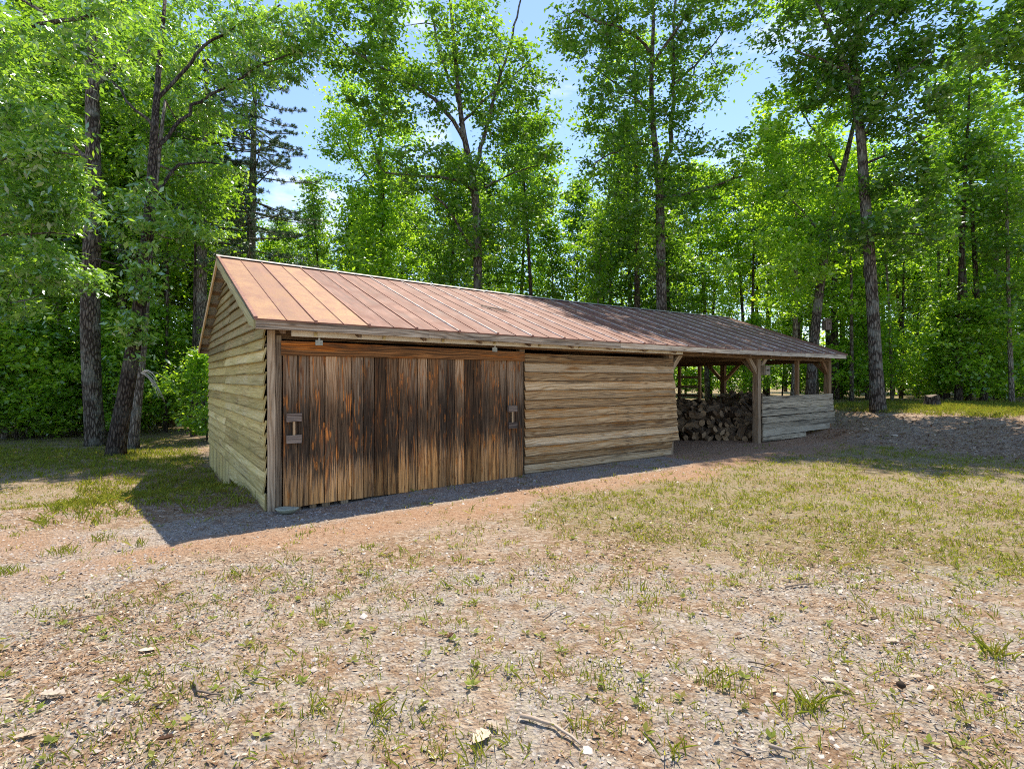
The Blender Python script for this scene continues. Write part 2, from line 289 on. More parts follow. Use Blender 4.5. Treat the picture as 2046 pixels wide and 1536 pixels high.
# ------------------------------------------------------------------ mesh building
class MB:
    def __init__(s): s.v = []; s.f = []; s.uv = []; s.r = []; s.m = []; s.ex = []
    def face(s, idx, uvs, r, m=0, ex=(0, 0)):
        s.f.append(idx); s.uv.extend(uvs); s.r.append(r); s.m.append(m); s.ex.append(ex)
    def sweep(s, secs, r=None, m=0, capm=None, ex=(0, 0), cap=True):
        if r is None: r = random.random()
        n = len(secs[0]); b = len(s.v); vl = r * 13.0
        per = [0.0]
        for k in range(n): per.append(per[-1] + float(np.linalg.norm(np.subtract(secs[0][(k + 1) % n], secs[0][k]))))
        for q in secs:
            for p in q: s.v.append((float(p[0]), float(p[1]), float(p[2])))
        for i in range(len(secs) - 1):
            dl = float(np.linalg.norm(np.mean(secs[i + 1], 0) - np.mean(secs[i], 0)))
            for k in range(n):
                k2 = (k + 1) % n; a = b + i * n
                s.face([a + k, a + k2, a + n + k2, a + n + k], [(per[k], vl), (per[k + 1], vl), (per[k + 1], vl + dl), (per[k], vl + dl)], r, m, ex)
            vl += dl
        if cap:
            cm = m if capm is None else capm
            for st, rev in ((b, True), (b + (len(secs) - 1) * n, False)):
                ids = list(range(st, st + n)); 
                if rev: ids.reverse()
                c = s.v[st]
                s.face(ids, [((s.v[i][0] - c[0]) + (s.v[i][1] - c[1]), s.v[i][2] - c[2]) for i in ids], r, cm, ex)
    def board(s, a, b, wd, td, n=1, j=0.0, r=None, m=0, ex=(0, 0), w2=None):
        """board from a to b (edge line), width vector wd, thickness vector td"""
        a, b, wd, td = [np.array(q, float) for q in (a, b, wd, td)]
        secs = []
        for i in range(n + 1):
            p = a + (b - a) * i / n; w = wd if w2 is None else wd + (np.array(w2) - wd) * i / n
            o = np.array([random.uniform(-1, 1) * j for _ in range(3)]); o2 = np.array([random.uniform(-1, 1) * j for _ in range(3)])
            secs.append([p + o, p + w + o2, p + w + td + o2, p + td + o])
        s.sweep(secs, r, m, ex=ex)
    def box(s, x0, x1, y0, y1, z0, z1, r=None, m=0, ex=(0, 0)):
        d = (x1 - x0, y1 - y0, z1 - z0); k = d.index(max(d))
        if k == 0: s.board((x0, y0, z0), (x1, y0, z0), (0, d[1], 0), (0, 0, d[2]), r=r, m=m, ex=ex)
        elif k == 1: s.board((x0, y0, z0), (x0, y1, z0), (0, 0, d[2]), (d[0], 0, 0), r=r, m=m, ex=ex)
        else: s.board((x0, y0, z0), (x0, y0, z1), (d[0], 0, 0), (0, d[1], 0), r=r, m=m, ex=ex)
    def tube(s, pts, rad, n=8, r=None, m=0, irr=0.0):
        pts = [np.array(p, float) for p in pts]; secs = []
        ph = random.random() * 6
        for i, p in enumerate(pts):
            d = pts[min(i + 1, len(pts) - 1)] - pts[max(i - 1, 0)]; d = d / (np.linalg.norm(d) + 1e-9)
            ref = np.array([1.0, 0, 0]) if abs(d[0]) < .8 else np.array([0, 1.0, 0])
            u = np.cross(d, ref); u /= np.linalg.norm(u); v = np.cross(d, u)
            rr = rad[i] if hasattr(rad, '__len__') else rad
            secs.append([p + (u * math.cos(6.2832 * k / n) + v * math.sin(6.2832 * k / n)) * rr * (1 + irr * math.sin(k * 2.3 + ph) ) for k in range(n)])
        s.sweep(secs, r, m)
    def build(s, name, mats, parent=None, smooth=False):
        me = bpy.data.meshes.new(name); me.from_pydata(s.v, [], s.f)
        for q in (mats if isinstance(mats, (list, tuple)) else [mats]): me.materials.append(q)
        uvl = me.uv_layers.new(name='UVMap'); uvl.data.foreach_set('uv', np.array(s.uv, np.float32).ravel())
        a = me.attributes.new('rnd', 'FLOAT', 'FACE'); a.data.foreach_set('value', np.array(s.r, np.float32))
        if any(e != (0, 0) for e in s.ex):
            e = np.array(s.ex, np.float32)
            for i, nm in enumerate(('pale', 'age')):
                a = me.attributes.new(nm, 'FLOAT', 'FACE'); a.data.foreach_set('value', e[:, i].copy())
        me.polygons.foreach_set('material_index', np.array(s.m, np.int32))
        me.polygons.foreach_set('use_smooth', np.full(len(s.f), smooth))
        me.update(); o = bpy.data.objects.new(name, me); C.objects.link(o)
        if parent is not None: o.parent = parent
        return o
def fan_mesh(name, V, k, r, m, parent=None, mi=None):
    """V: (n,k,3) array of n polygons with k corners"""
    n = V.shape[0]; me = bpy.data.meshes.new(name)
    me.vertices.add(n * k); me.vertices.foreach_set('co', V.astype(np.float32).ravel())
    me.loops.add(n * k); me.loops.foreach_set('vertex_index', np.arange(n * k, dtype=np.int32))
    me.polygons.add(n); me.polygons.foreach_set('loop_start', np.arange(0, n * k, k, dtype=np.int32))
    me.update(calc_edges=True)
    a = me.attributes.new('rnd', 'FLOAT', 'FACE'); a.data.foreach_set('value', r.astype(np.float32))
    for q in (m if isinstance(m, (list, tuple)) else [m]): me.materials.append(q)
    me.polygons.foreach_set('use_smooth', np.zeros(n, bool)); me.validate()
    o = bpy.data.objects.new(name, me); C.objects.link(o)
    if parent is not None: o.parent = parent
    return o
def indexed_mesh(name, V, Fc, r, m):
    n, k = Fc.shape; me = bpy.data.meshes.new(name)
    me.vertices.add(len(V)); me.vertices.foreach_set('co', V.astype(np.float32).ravel())
    me.loops.add(n * k); me.loops.foreach_set('vertex_index', Fc.astype(np.int32).ravel())
    me.polygons.add(n); me.polygons.foreach_set('loop_start', np.arange(0, n * k, k, dtype=np.int32))
    me.update(calc_edges=True); me.materials.append(m)
    if r is not None:
        a = me.attributes.new('rnd', 'FLOAT', 'FACE'); a.data.foreach_set('value', r.astype(np.float32))
    o = bpy.data.objects.new(name, me); C.objects.link(o); return o
def thing(name, label, cat, loc=(0, 0, 0), rz=0, group=None):
    o = bpy.data.objects.new(name, None); C.objects.link(o); o.location = [float(q) for q in loc]; o.rotation_euler = (0, 0, rz)
    o.empty_display_size = .3; return tag(o, label, cat, group)
def tag(o, label, cat, group=None):
    o['label'] = label; o['category'] = cat
    if group: o['group'] = group
    return o

# ------------------------------------------------------------------ ground
def axis(segs):
    r = []
    for a, b, st in segs: r += list(np.arange(a, b, st))
    r.append(segs[-1][1]); return np.array(r)
gx = axis([(-260, -60, 20), (-60, -20, 3), (-20, -10, .5), (-10, 14, .08), (14, 24, .4), (24, 60, 3), (60, 260, 20)])
gy = axis([(-30, -2, 2), (-2, 1.2, .4), (1.2, 7, .05), (7, 18, .09), (18, 30, .5), (30, 70, 3), (70, 410, 20)])
GX, GY = np.meshgrid(gx, gy); hz = H(GX, GY)
near = ss(26, 18, GY) if False else (1 - ss(18, 26, GY)) * (1 - ss(13, 20, np.abs(GX)))
hz = hz + near * (.006 * np.sin(GX * 9.1 + 2 * np.sin(GY * 5.3)) * np.sin(GY * 8.3 + 2 * np.sin(GX * 4.1)) + rng.normal(0, .0022, GX.shape))
V = np.stack([GX, GY, hz], -1).reshape(-1, 3)
ny, nx = GX.shape; ii = np.arange((ny - 1) * (nx - 1)); r0 = (ii // (nx - 1)) * nx + ii % (nx - 1)
ground = indexed_mesh('ground', V, np.stack([r0, r0 + 1, r0 + nx + 1, r0 + nx], -1), None, M['ground'])
ground['kind'] = 'structure'
ground.data.polygons.foreach_set('use_smooth', np.ones(len(ground.data.polygons), bool))
def zones(x, y):
    t, w = tw(x, y)
    wob = .35 * np.sin(t * 1.3) + .2 * np.sin(t * 3.1 + 1)
    clay = .55 * ss(-2.2, -1.5, w + wob * .6) * (1 - ss(-1.15, -.7, w + wob * .25)) * ss(-4, -1, t) * (1 - ss(12, 15, t))
    clay = np.maximum(clay, (t > 7.5) * (t < 15) * ss(-1.5, -.5, w) * .75)
    clay = np.maximum(clay, .5 * np.exp(-(((x + 5.0) / 2.2) ** 2 + ((y - 5.0) / .7) ** 2)))
    dn = (x - 7.8) * .881 + (y - 13.5) * .472
    bank = ss(-.3, 1.2, dn) * (1 - ss(4.2, 5.4, dn))
    grass = ss(4.0, 6.6, y + .35 * x) * ss(-1.5, 1.5, x) * (1 - ss(-1.9, -1.0, w + wob * .4)) * (1 - bank)
    grass = np.maximum(grass, .55 * ss(5.8, 7.5, y) * (x < -3.5) * (t < 0))
    grass = np.maximum(grass, ss(9.6, 13, y + .7 * hnoise(x * 1.2, y)) * (x < -4) * (t < 0))
    grass = np.maximum(grass, ss(4.4, 5.4, dn) * .8)
    grass = np.maximum(grass, .25 * (1 - bank) * (w < -2.2))
    gravel = .55 * ss(-1.4, -.9, w) * (1 - ss(-.1, .1, w)) * (t > -2) * (t < 8) + .35 * (y < 4.5)
    gravel = gravel + .3 * ((x < -3) & (y < 5.5))
    return np.clip(clay, 0, 1), np.clip(grass, 0, 1) * (1 - clay), np.clip(gravel, 0, 1), bank
zc, zg, zb, zk = zones(V[:, 0], V[:, 1])
ca = ground.data.color_attributes.new('zones', 'FLOAT_COLOR', 'POINT')
ca.data.foreach_set('color', np.stack([zc, zg, zb, np.ones_like(zc)], -1).astype(np.float32).ravel())

# ------------------------------------------------------------------ ground cover (uncountable: stuff)
def scatter(n, dmin, dmax, pw=1.0, ang=47):
    u = rng.random(n)
    d = (dmin ** (1 - pw) + u * (dmax ** (1 - pw) - dmin ** (1 - pw))) ** (1 / (1 - pw)) if pw != 1 else dmin * (dmax / dmin) ** u
    x = (rng.random(n) * 2 - 1) * math.tan(math.radians(ang)) * d
    return x, d
def outside_shed(x, y, keep_open=True):
    t, w = tw(x, y)
    return ~((t > -.05) & (t < 15.3) & (w > -.12) & (w < 6.9))
def rotz(a): return np.stack([np.cos(a), np.sin(a)], -1)
def flakes(name, n, size, elong, mat_, weight, dmin=1.5, dmax=17, pw=.6, tilt=.35, lift=.006, k=5):
    x, y = scatter(n, dmin, dmax, pw); keep = outside_shed(x, y) & (rng.random(n) < weight(x, y)); x = x[keep]; y = y[keep]; n = len(x)
    a = rng.random(n) * 6.283; s = size * np.exp(rng.normal(0, .35, n)) * (1 + .05 * y)
    ang = np.array([0, 1.0, 2.1, 4.0, 5.2])[:k] if k == 5 else np.array([0, 1.57, 3.14, 4.71])
    rad = np.where(np.arange(k) == 0, 1.0, .6)[None, :] * (1 + rng.normal(0, .22, (n, k)))
    lx = np.cos(ang)[None] * rad * s[:, None]; ly = np.sin(ang)[None] * rad * s[:, None] * elong
    tx = rng.normal(0, tilt, n)[:, None]; ty = rng.normal(0, tilt, n)[:, None]
    lz = lx * tx + ly * ty + np.abs(ly) * rng.uniform(-.3, .9, n)[:, None] + s[:, None] * .12
    X = x[:, None] + lx * np.cos(a)[:, None] - ly * np.sin(a)[:, None]; Y = y[:, None] + lx * np.sin(a)[:, None] + ly * np.cos(a)[:, None]
    Z = H(x, y)[:, None] + lz - lz.min(1, keepdims=True) * .8 + lift
    o = fan_mesh(name, np.stack([X, Y, Z], -1), k, rng.random(n) ** (2.4 if 'bank' in name else 1.15), mat_); o['kind'] = 'stuff'; return o
def z_lit(x, y):
    pat = .12 + .88 * ss(-.35, .45, np.sin(x * .9 + 1.5 * np.sin(y * .7)) * np.cos(y * 1.1 + x * .4))
    c, g, b, k = zones(x, y); return pat * np.clip(.9 - .42 * c - .08 * g - .25 * b + .5 * k, .04, 1) * (.45 + .55 * ss(-.3, .4, hnoise(x * 2.1, y * 1.7)))
flakes('leaf_litter', 170000, .0105, .55, M['litter'], z_lit, tilt=.25)
flakes('straw_litter', 110000, .017, .14, M['litter'], lambda x, y: z_lit(x, y) * .9, k=4, tilt=.25)
flakes('bank_litter', 36000, .022, .5, M['litter'], lambda x, y: zones(x, y)[3], dmin=8, dmax=18, tilt=.3)
# gravel
n = 42000; x, y = scatter(n, 1.5, 9.5, .5)
cz, gz, bz, kz = zones(x, y); keep = outside_shed(x, y) & (rng.random(n) < np.clip(.30 + .7 * bz - .1 * cz - .2 * gz, .03, 1) * (.35 + .65 * ss(-.2, .5, hnoise(x * 1.5 + 3, y * 2.2)))); x = x[keep]; y = y[keep]; n = len(x)
s = .0058 * np.exp(rng.normal(0, .4, n)) * (1 + .10 * y)
oc = np.array([[1, 0, 0], [0, 1, 0], [-1, 0, 0], [0, -1, 0], [0, 0, 1.0]], float)
OV = oc[None] * s[:, None, None] * rng.uniform(.6, 1.3, (n, 5, 1)) * np.array([1, 1, .7])
a = rng.random(n) * 6.28; ca_, sa_ = np.cos(a)[:, None], np.sin(a)[:, None]
OX = OV[..., 0] * ca_ - OV[..., 1] * sa_ + x[:, None]; OY = OV[..., 0] * sa_ + OV[..., 1] * ca_ + y[:, None]; OZ = OV[..., 2] + H(x, y)[:, None] + .003
tri = np.array([[0, 1, 4], [1, 2, 4], [2, 3, 4], [3, 0, 4]])
FT = (np.arange(n)[:, None, None] * 5 + tri[None]).reshape(-1, 3)
gv = indexed_mesh('gravel', np.stack([OX, OY, OZ], -1).reshape(-1, 3), FT, np.repeat(rng.random(n), 4), M['stone']); gv['kind'] = 'stuff'
# grass
def blades(x, y, hgt, n_per, spread, lean=.5, wid=.0019):
    m = len(x); X = np.repeat(x, n_per) + rng.normal(0, 1, m * n_per) * np.repeat(spread, n_per); Y = np.repeat(y, n_per) + rng.normal(0, 1, m * n_per) * np.repeat(spread, n_per)
    hh = np.repeat(hgt, n_per) * rng.uniform(.5, 1.2, m * n_per); k = len(X)
    a = rng.random(k) * 6.283; ln = np.abs(rng.normal(0, lean, k)) * hh
    dx, dy = np.cos(a), np.sin(a); w = wid * (1 + .14 * Y) * rng.uniform(.7, 1.3, k)
    z = H(X, Y); b = np.stack([X, Y, z], -1); side = np.stack([-dy * w, dx * w, 0 * w], -1)
    mid = b + np.stack([dx * ln * .4, dy * ln * .4, hh * .6], -1); tip = b + np.stack([dx * ln, dy * ln, hh], -1)
    return np.stack([b - side, b + side, mid + side * .8, tip, mid - side * .8], 1)
G = []
x, y = scatter(42000, 1.8, 17, .35); c_, g_, b_, k_ = zones(x, y)
keep = outside_shed(x, y) & (rng.random(len(x)) < (g_ ** 1.2 * .85 + .035) * (.25 + .75 * ss(-.35, .35, hnoise(x * 2.6, y * 2.3 + 1))) * (1 - .9 * k_)); x, y = x[keep], y[keep]
G.append(blades(x, y, rng.uniform(.015, .05, len(x)) * (1 + .04 * y), 5, np.full(len(x), .025) * (1 + .1 * y), .9))
x, y = scatter(1100, 2.0, 15, .3); keep = outside_shed(x, y) & (rng.random(len(x)) < .25 + .7 * zones(x, y)[1]); x, y = x[keep], y[keep]
G.append(blades(x, y, rng.uniform(.015, .05, len(x)) * np.exp(rng.normal(0, .3, len(x))), 16, np.full(len(x), .035), .8))
# taller grass at the left edge of the clearing and beside the gable wall
x = rng.uniform(-15, -4, 2600); y = rng.uniform(10.2, 14.5, 2600); keep = (tw(x, y)[0] < -.3) & (rng.random(len(x)) < ss(9.9, 12.2, y + .6 * hnoise(x, y)) * .9); x, y = x[keep], y[keep]
G.append(blades(x, y, rng.uniform(.03, .11, len(x)), 8, np.full(len(x), .07), .7, .003))
t_ = rng.uniform(-2.2, -.05, 520); w_ = rng.uniform(.3, 6, 520); x = C0[0] + t_ * US[0] + w_ * VS[0]; y = C0[1] + t_ * US[1] + w_ * VS[1]
G.append(blades(x, y, rng.uniform(.03, .12, len(x)), 9, np.full(len(x), .05), .8, .0026))
x = rng.uniform(11, 19, 4000); y = rng.uniform(13.5, 20, 4000); dn = (x - 7.8) * .881 + (y - 13.5) * .472; keep = (dn > 4.4); x, y = x[keep], y[keep]
G.append(blades(x, y, rng.uniform(.04, .13, len(x)), 8, np.full(len(x), .06), .6))
for (px, py, hh, k, sp) in ((130, 1105, .13, 60, .07), (480, 1150, .10, 60, .08), (640, 1225, .1, 40, .06), (1440, 1370, .12, 60, .06), (1620, 1420, .15, 70, .05), (15, 1145, .13, 60, .06), (1920, 1090, .12, 60, .1), (500, 1345, .07, 14, .03), (300, 1350, .05, 14, .02), (1990, 1310, .18, 40, .03), (200, 1080, .12, 40, .06), (1295, 1215, .08, 30, .05), (640, 1310, .06, 30, .05), (1455, 1160, .08, 60, .09), (1200, 1362, .07, 30, .05), (1750, 1230, .09, 50, .06)):
    d = EYE * F / (py - HY); G.append(blades(np.array([(px - 1023) / F * d]), np.array([d]), np.array([hh * .55]), k, np.array([sp]), .7))
GV = np.concatenate(G); gr = fan_mesh('grass', GV, 5, np.clip(rng.beta(2, 2, len(GV)), 0, 1), M['grass']); gr['kind'] = 'stuff'
# broad-leaved weeds
x, y = scatter(2600, 2, 14, .3); keep = outside_shed(x, y) & (rng.random(len(x)) < .05 + .8 * zones(x, y)[1]); x, y = x[keep], y[keep]
t_ = rng.uniform(-2.0, -.05, 260); w_ = rng.uniform(.6, 5, 260); x = np.append(x, C0[0] + t_ * US[0] + w_ * VS[0]); y = np.append(y, C0[1] + t_ * US[1] + w_ * VS[1])
def leaf_quads(c, L_, wd, dirs, nrm):
    side = np.cross(dirs, nrm); side /= np.linalg.norm(side, axis=1, keepdims=True) + 1e-9
    return np.stack([c - dirs * L_[:, None] * .5, c + side * wd[:, None] - dirs * L_[:, None] * .05, c + dirs * L_[:, None] * .5, c - side * wd[:, None] - dirs * L_[:, None] * .05], 1)
X = np.repeat(x, 6); Y = np.repeat(y, 6); k = len(X); a = rng.random(k) * 6.283; Ls = rng.uniform(.02, .05, k)
dirs = np.stack([np.cos(a), np.sin(a), rng.uniform(.1, .7, k)], -1); dirs /= np.linalg.norm(dirs, axis=1, keepdims=True)
cc = np.stack([X, Y, H(X, Y) + .012], -1) + dirs * Ls[:, None] * .6
wd_ = fan_mesh('weeds', leaf_quads(cc, Ls, Ls * .28, dirs, np.tile([0, 0, 1.0], (k, 1))), 4, rng.random(k), M['grass']); wd_['kind'] = 'stuff'

# ------------------------------------------------------------------ the shed
W = 6.77; SE = .19; OV_ = .33; T = 15.33; ZE = 2.315; ZR = 3.736; LB = [0, 3.87, 7.83, 11.3, 15.14]
SL = (ZR - ZE) / (W / 2 + OV_)
def roof_z(t, w):
    """top of the roof sheet"""
    k = abs(w - W / 2); z = ZR - SL * k; q = max(0, math.sin(math.pi * min(max(t / T, 0), 1)))
    return z - q * (.085 - .06 * min(1, k / (W / 2)))
shed = thing('shed', 'long open-ended wooden shed with rusty standing seam metal roof and sliding plank door', 'shed', (C0[0], C0[1], 0), math.radians(90) - TH)
# roof: sheets
mb = MB(); sp = .341; ns = int((T + SE) / sp) + 1; edges = [-SE + i * (T + SE) / ns for i in range(ns + 1)]
for sgn in (1, -1):
    ws = [W / 2 - sgn * (W / 2 + OV_ + .03) * q for q in (0, .2, .4, .6, .8, 1.0)]
    for i in range(ns):
        x0, x1 = edges[i], edges[i + 1]; pr = i // 2
        pale = 1.0 if i in (0, 3, 4) else (.75 if i == 2 else (.6 if i == 1 else 0)); pale = pale if sgn == 1 else .3
        if i in (0, 1, 2, 3, 4): pale = (.85, .55, .95, 1.0, .0)[i]
        age = .8 * float(ss(5.5, 11.5, (x0 + x1) / 2)); r = random.random()
        secs = []
        for w in ws:
            secs.append([(x0, w, roof_z(x0, w)), (x1, w, roof_z(x1, w)), (x1, w, roof_z(x1, w) - .018), (x0, w, roof_z(x0, w) - .018)])
        b = len(mb.v)
        for q in secs: mb.v.extend(q)
        for k in range(len(ws) - 1):
            a = b + 4 * k
            uvq = [(0, 0), (1, 0), (1, 1), (0, 1)]
            top = [a, a + 1, a + 5, a + 4] if sgn == -1 else [a + 4, a + 5, a + 1, a]
            bot = [a + 3, a + 7, a + 6, a + 2] if sgn == -1 else [a + 2, a + 6, a + 7, a + 3]
            mb.face(top, uvq, r, 0, (pale, age)); mb.face(bot, uvq, r, 3)
            if i == 0: mb.face([a, a + 4, a + 7, a + 3], uvq, r, 0, (.3, age))
            if i == ns - 1: mb.face([a + 1, a + 2, a + 6, a + 5], uvq, r, 0, (.3, age))
        a = b + 4 * (len(ws) - 1); mb.face([a, a + 1, a + 2, a + 3], [(0, 0)] * 4, r, 0, (.1, age))
    for i in range(ns + 1):       # seams
        x = edges[i]; big = (i % 2 == 0); hw, hh = (.010, .016) if big else (.004, .010)
        m_ = 2 if (i < 7 or not big) else 1
        if i in (0, ns): hw, hh, m_ = .02, .022, 2
        wj = [W / 2 - sgn * (W / 2 + OV_ + .035) * q for q in np.linspace(.02, 1, 9)]
        mb.sweep([[(x - hw + random.gauss(0, .0015), w, roof_z(x, w) - .002), (x - hw, w, roof_z(x, w) + hh), (x + hw, w, roof_z(x, w) + hh), (x + hw + random.gauss(0, .0015), w, roof_z(x, w) - .002)] for w in wj], m=m_)
        if sgn == 1 and big: mb.box(x - .016, x + .016, -OV_ - .045, -OV_ - .03, roof_z(x, -OV_) - .03, roof_z(x, -OV_) + .01, m=2)
roof = mb.build('roof', [M['rust'], M['seam'], M['seam_rust'], M['galv']], shed)
mb = MB(); xs = np.linspace(-SE - .03, T + .02, 24)
for sgn in (1, -1):
    mb.sweep([[(x, W / 2, roof_z(x, W / 2) + .034), (x, W / 2 - sgn * .10, roof_z(x, W / 2 - sgn * .10) + .030), (x, W / 2 - sgn * .10, roof_z(x, W / 2 - sgn * .10) + .026), (x, W / 2, roof_z(x, W / 2) + .028)] for x in xs])
mb.build('ridge_cap', M['cap'], roof)
for nm, w0, d0 in (('fascia_board', -OV_, -.028), ('fascia_board', W + OV_, .028)):
    mb = MB(); cuts = [-SE, 2.02, 5.9, 9.8, 12.9, T - .02]
    for a, b in zip(cuts[:-1], cuts[1:]):
        n_ = 10; xs = np.linspace(a + .003, b - .003, n_)
        mb.sweep([[(x, w0, roof_z(x, w0) - .128 + random.gauss(0, .003)), (x, w0 + d0, roof_z(x, w0) - .128 + random.gauss(0, .003)), (x, w0 + d0, roof_z(x, w0) - .024), (x, w0, roof_z(x, w0) - .024)] for x in xs])
    mb.build(nm, M['fascia_wood'], roof)
for x0, ends in ((-SE, 0), (T, 1)):
    for sgn in (1, -1):
        mb = MB(); wa = W / 2 - sgn * .015; wb = W / 2 - sgn * (W / 2 + OV_ - .002); n_ = 14; xo = x0 - .026 if ends == 0 else x0 - .03
        secs = []
        for i in range(n_ + 1):
            w = wa + (wb - wa) * i / n_; zz = roof_z(x0, w); dp = .155 + (.015 * math.sin(i * 2.1) - (.03 if i == n_ else 0) if sgn == 1 else 0)
            if sgn == -1: dp = .12
            secs.append([(xo, w, zz - .02), (xo, w, zz - dp), (xo + .026, w, zz - dp), (xo + .026, w, zz - .02)])
        mb.sweep(secs); mb.build('rake_board', M['rake_wood'] if sgn == 1 else M['new_wood'], roof)
# purlins
for sgn in (1, -1):
    for q in np.arange(.22, W / 2 + .2, .47):
        w = W / 2 - sgn * q; mb = MB(); xs = np.linspace(-SE + .001, T - .035, 12)
        mb.sweep([[(x, w - .045, roof_z(x, w - .045) - .05), (x, w + .045, roof_z(x, w + .045) - .05), (x, w + .045, roof_z(x, w + .045) - .020), (x, w - .045, roof_z(x, w - .045) - .020)] for x in xs])
        mb.build('purlin', M['post_wood'], shed)
# rafters
for i in range(17):
    x = .12 + i * (15.0 - .12) / 16; mb = MB()
    for sgn in (1, -1):
        wa, wb = W / 2, W / 2 - sgn * (W / 2 + OV_ - .02)
        mb.sweep([[(x - .025, w, roof_z(x, w) - .18), (x + .025, w, roof_z(x, w) - .18), (x + .025, w, roof_z(x, w) - .052), (x - .025, w, roof_z(x, w) - .052)] for w in (wa, wb)])
    mb.build('rafter', M['frame_wood'], shed)
# plates and tie beams
def beam(x0, x1, y0, y1, z0, z1, nm='beam', mt='frame_wood'):
    mb = MB(); d = (x1 - x0, y1 - y0, z1 - z0)
    if d[0] > d[1]: mb.board((x0, y0, z0), (x1, y0, z0), (0, d[1], 0), (0, 0, d[2]), 8, .004)
    else: mb.board((x0, y0, z0), (x0, y1, z0), (d[0], 0, 0), (0, 0, d[2]), 6, .004)
    return mb.build(nm, M[mt], shed)
beam(.01, 15.2, .002, .15, 2.10, 2.245); beam(.01, 15.2, W - .15, W, 2.10, 2.245)
for t in (LB[2], LB[3], 15.06): beam(t - .07, t + .07, .16, W - .16, 2.06, 2.20)
beam(.03, 15.1, W / 2 - .06, W / 2 + .06, 2.25, 2.38)
# posts and braces
def post(t, w, z1=2.10, s=.145, braces=(), mt='post_wood', z0=None, bl=.36):
    wx = C0 + t * US + w * VS; g = float(H(wx[0], wx[1])) - .06 if z0 is None else z0
    mb = MB(); h = s / 2
    mb.board((t - h, w - h, g), (t - h, w - h, z1), (s, 0, 0), (0, s, 0), 8, .004)
    p = mb.build('post', M[mt], shed)
    for (dx, dy) in braces:
        bb = MB(); L_ = bl; q = .045
        a = np.array([t + dx * (h + .0), w + dy * (h + .0), z1 - L_ - .02]); b = np.array([t + dx * (h + L_), w + dy * (h + L_), z1 - .005])
        if dx: wd, td = np.array([0, .075, 0]), np.array([dx * -.05, 0, .06])
        else: wd, td = np.array([.075, 0, 0]), np.array([0, dy * -.05, .06])
        bb.board(a - wd / 2 - np.array([dx, dy, 0]) * .01, b - wd / 2, wd, td * 1.3, 3, .003)
        bb.build('brace', M[mt], p)
    return p
post(LB[3], .075, braces=((-1, 0), (1, 0), (0, 1)))
post(LB[4], .075, braces=((-1, 0), (0, 1)), mt='frame_wood')
post(LB[2] + .0, .075, braces=((1, 0),))
post(LB[1] + .055, .06, s=.10)
post(.075, .09, s=.11, mt='frame_wood')
post(15.06, W / 2, 2.06, braces=((0, 1), (0, -1)), mt='frame_wood', bl=.55)
post(15.06, W - .1, 2.06, braces=((0, -1),), mt='frame_wood')
post(LB[3], W - .1, 2.06, mt='frame_wood'); post(LB[2], W - .1, 2.06, mt='frame_wood'); post(.09, W - .1, 2.1, s=.1, mt='frame_wood')
post(13.3, .06, 2.10, s=.085, mt='frame_wood')
for w in (4.35, 5.2): post(15.1, w, 2.06, s=.09, mt='frame_wood')
for z in (.95, 1.27, 1.62):
    mb = MB(); mb.board((15.04, 4.3, z), (15.04, 5.3, z), (0, 0, .09), (.02, 0, 0), 3, .004); mb.build('rail', M['post_wood'], shed)
# corner board, beside the door
mb = MB()
mb.board((-.005, -.045, -.07), (-.005, -.045, 2.20), (.085, 0, 0), (0, .045, 0), 9, .004, r=.8)
mb.board((.083, -.042, -.05), (.083, -.042, 2.14), (.07, 0, 0), (0, .03, 0), 9, .004, r=.55)
mb.build('corner_board', M['post_wood'], shed)
# front siding (second bay)
def siding_front():
    mb = MB(); x0 = LB[1] + .075; zb = [.30 + i * .157 for i in range(11)]
    mb.board((x0, -.022, .005), (7.80, -.022, .0), (0, 0, .15), (0, .02, 0), 8, .003); mb.board((x0, -.022, .158), (7.82, -.022, .155), (0, 0, .15), (0, .02, 0), 8, .003)
    for i, z in enumerate(zb):
        xe = 8.02 - .016 * i + random.uniform(-.012, .012) if i < 8 else 7.86; z2 = z + .175 if i < 10 else z + .16
        off = .064 if i < 8 else .050
        secs = []
        for k in range(13):
            x = x0 + (xe - x0) * k / 12; jz = random.gauss(0, .0016); jo = random.gauss(0, .0015)
            secs.append([(x, -off - jo, z + jz), (x, -.018 - jo * .5, z2), (x, -.003 - jo * .5, z2), (x, -off + .024 - jo, z + jz)])
        mb.sweep(secs)
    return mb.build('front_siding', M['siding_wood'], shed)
siding_front()
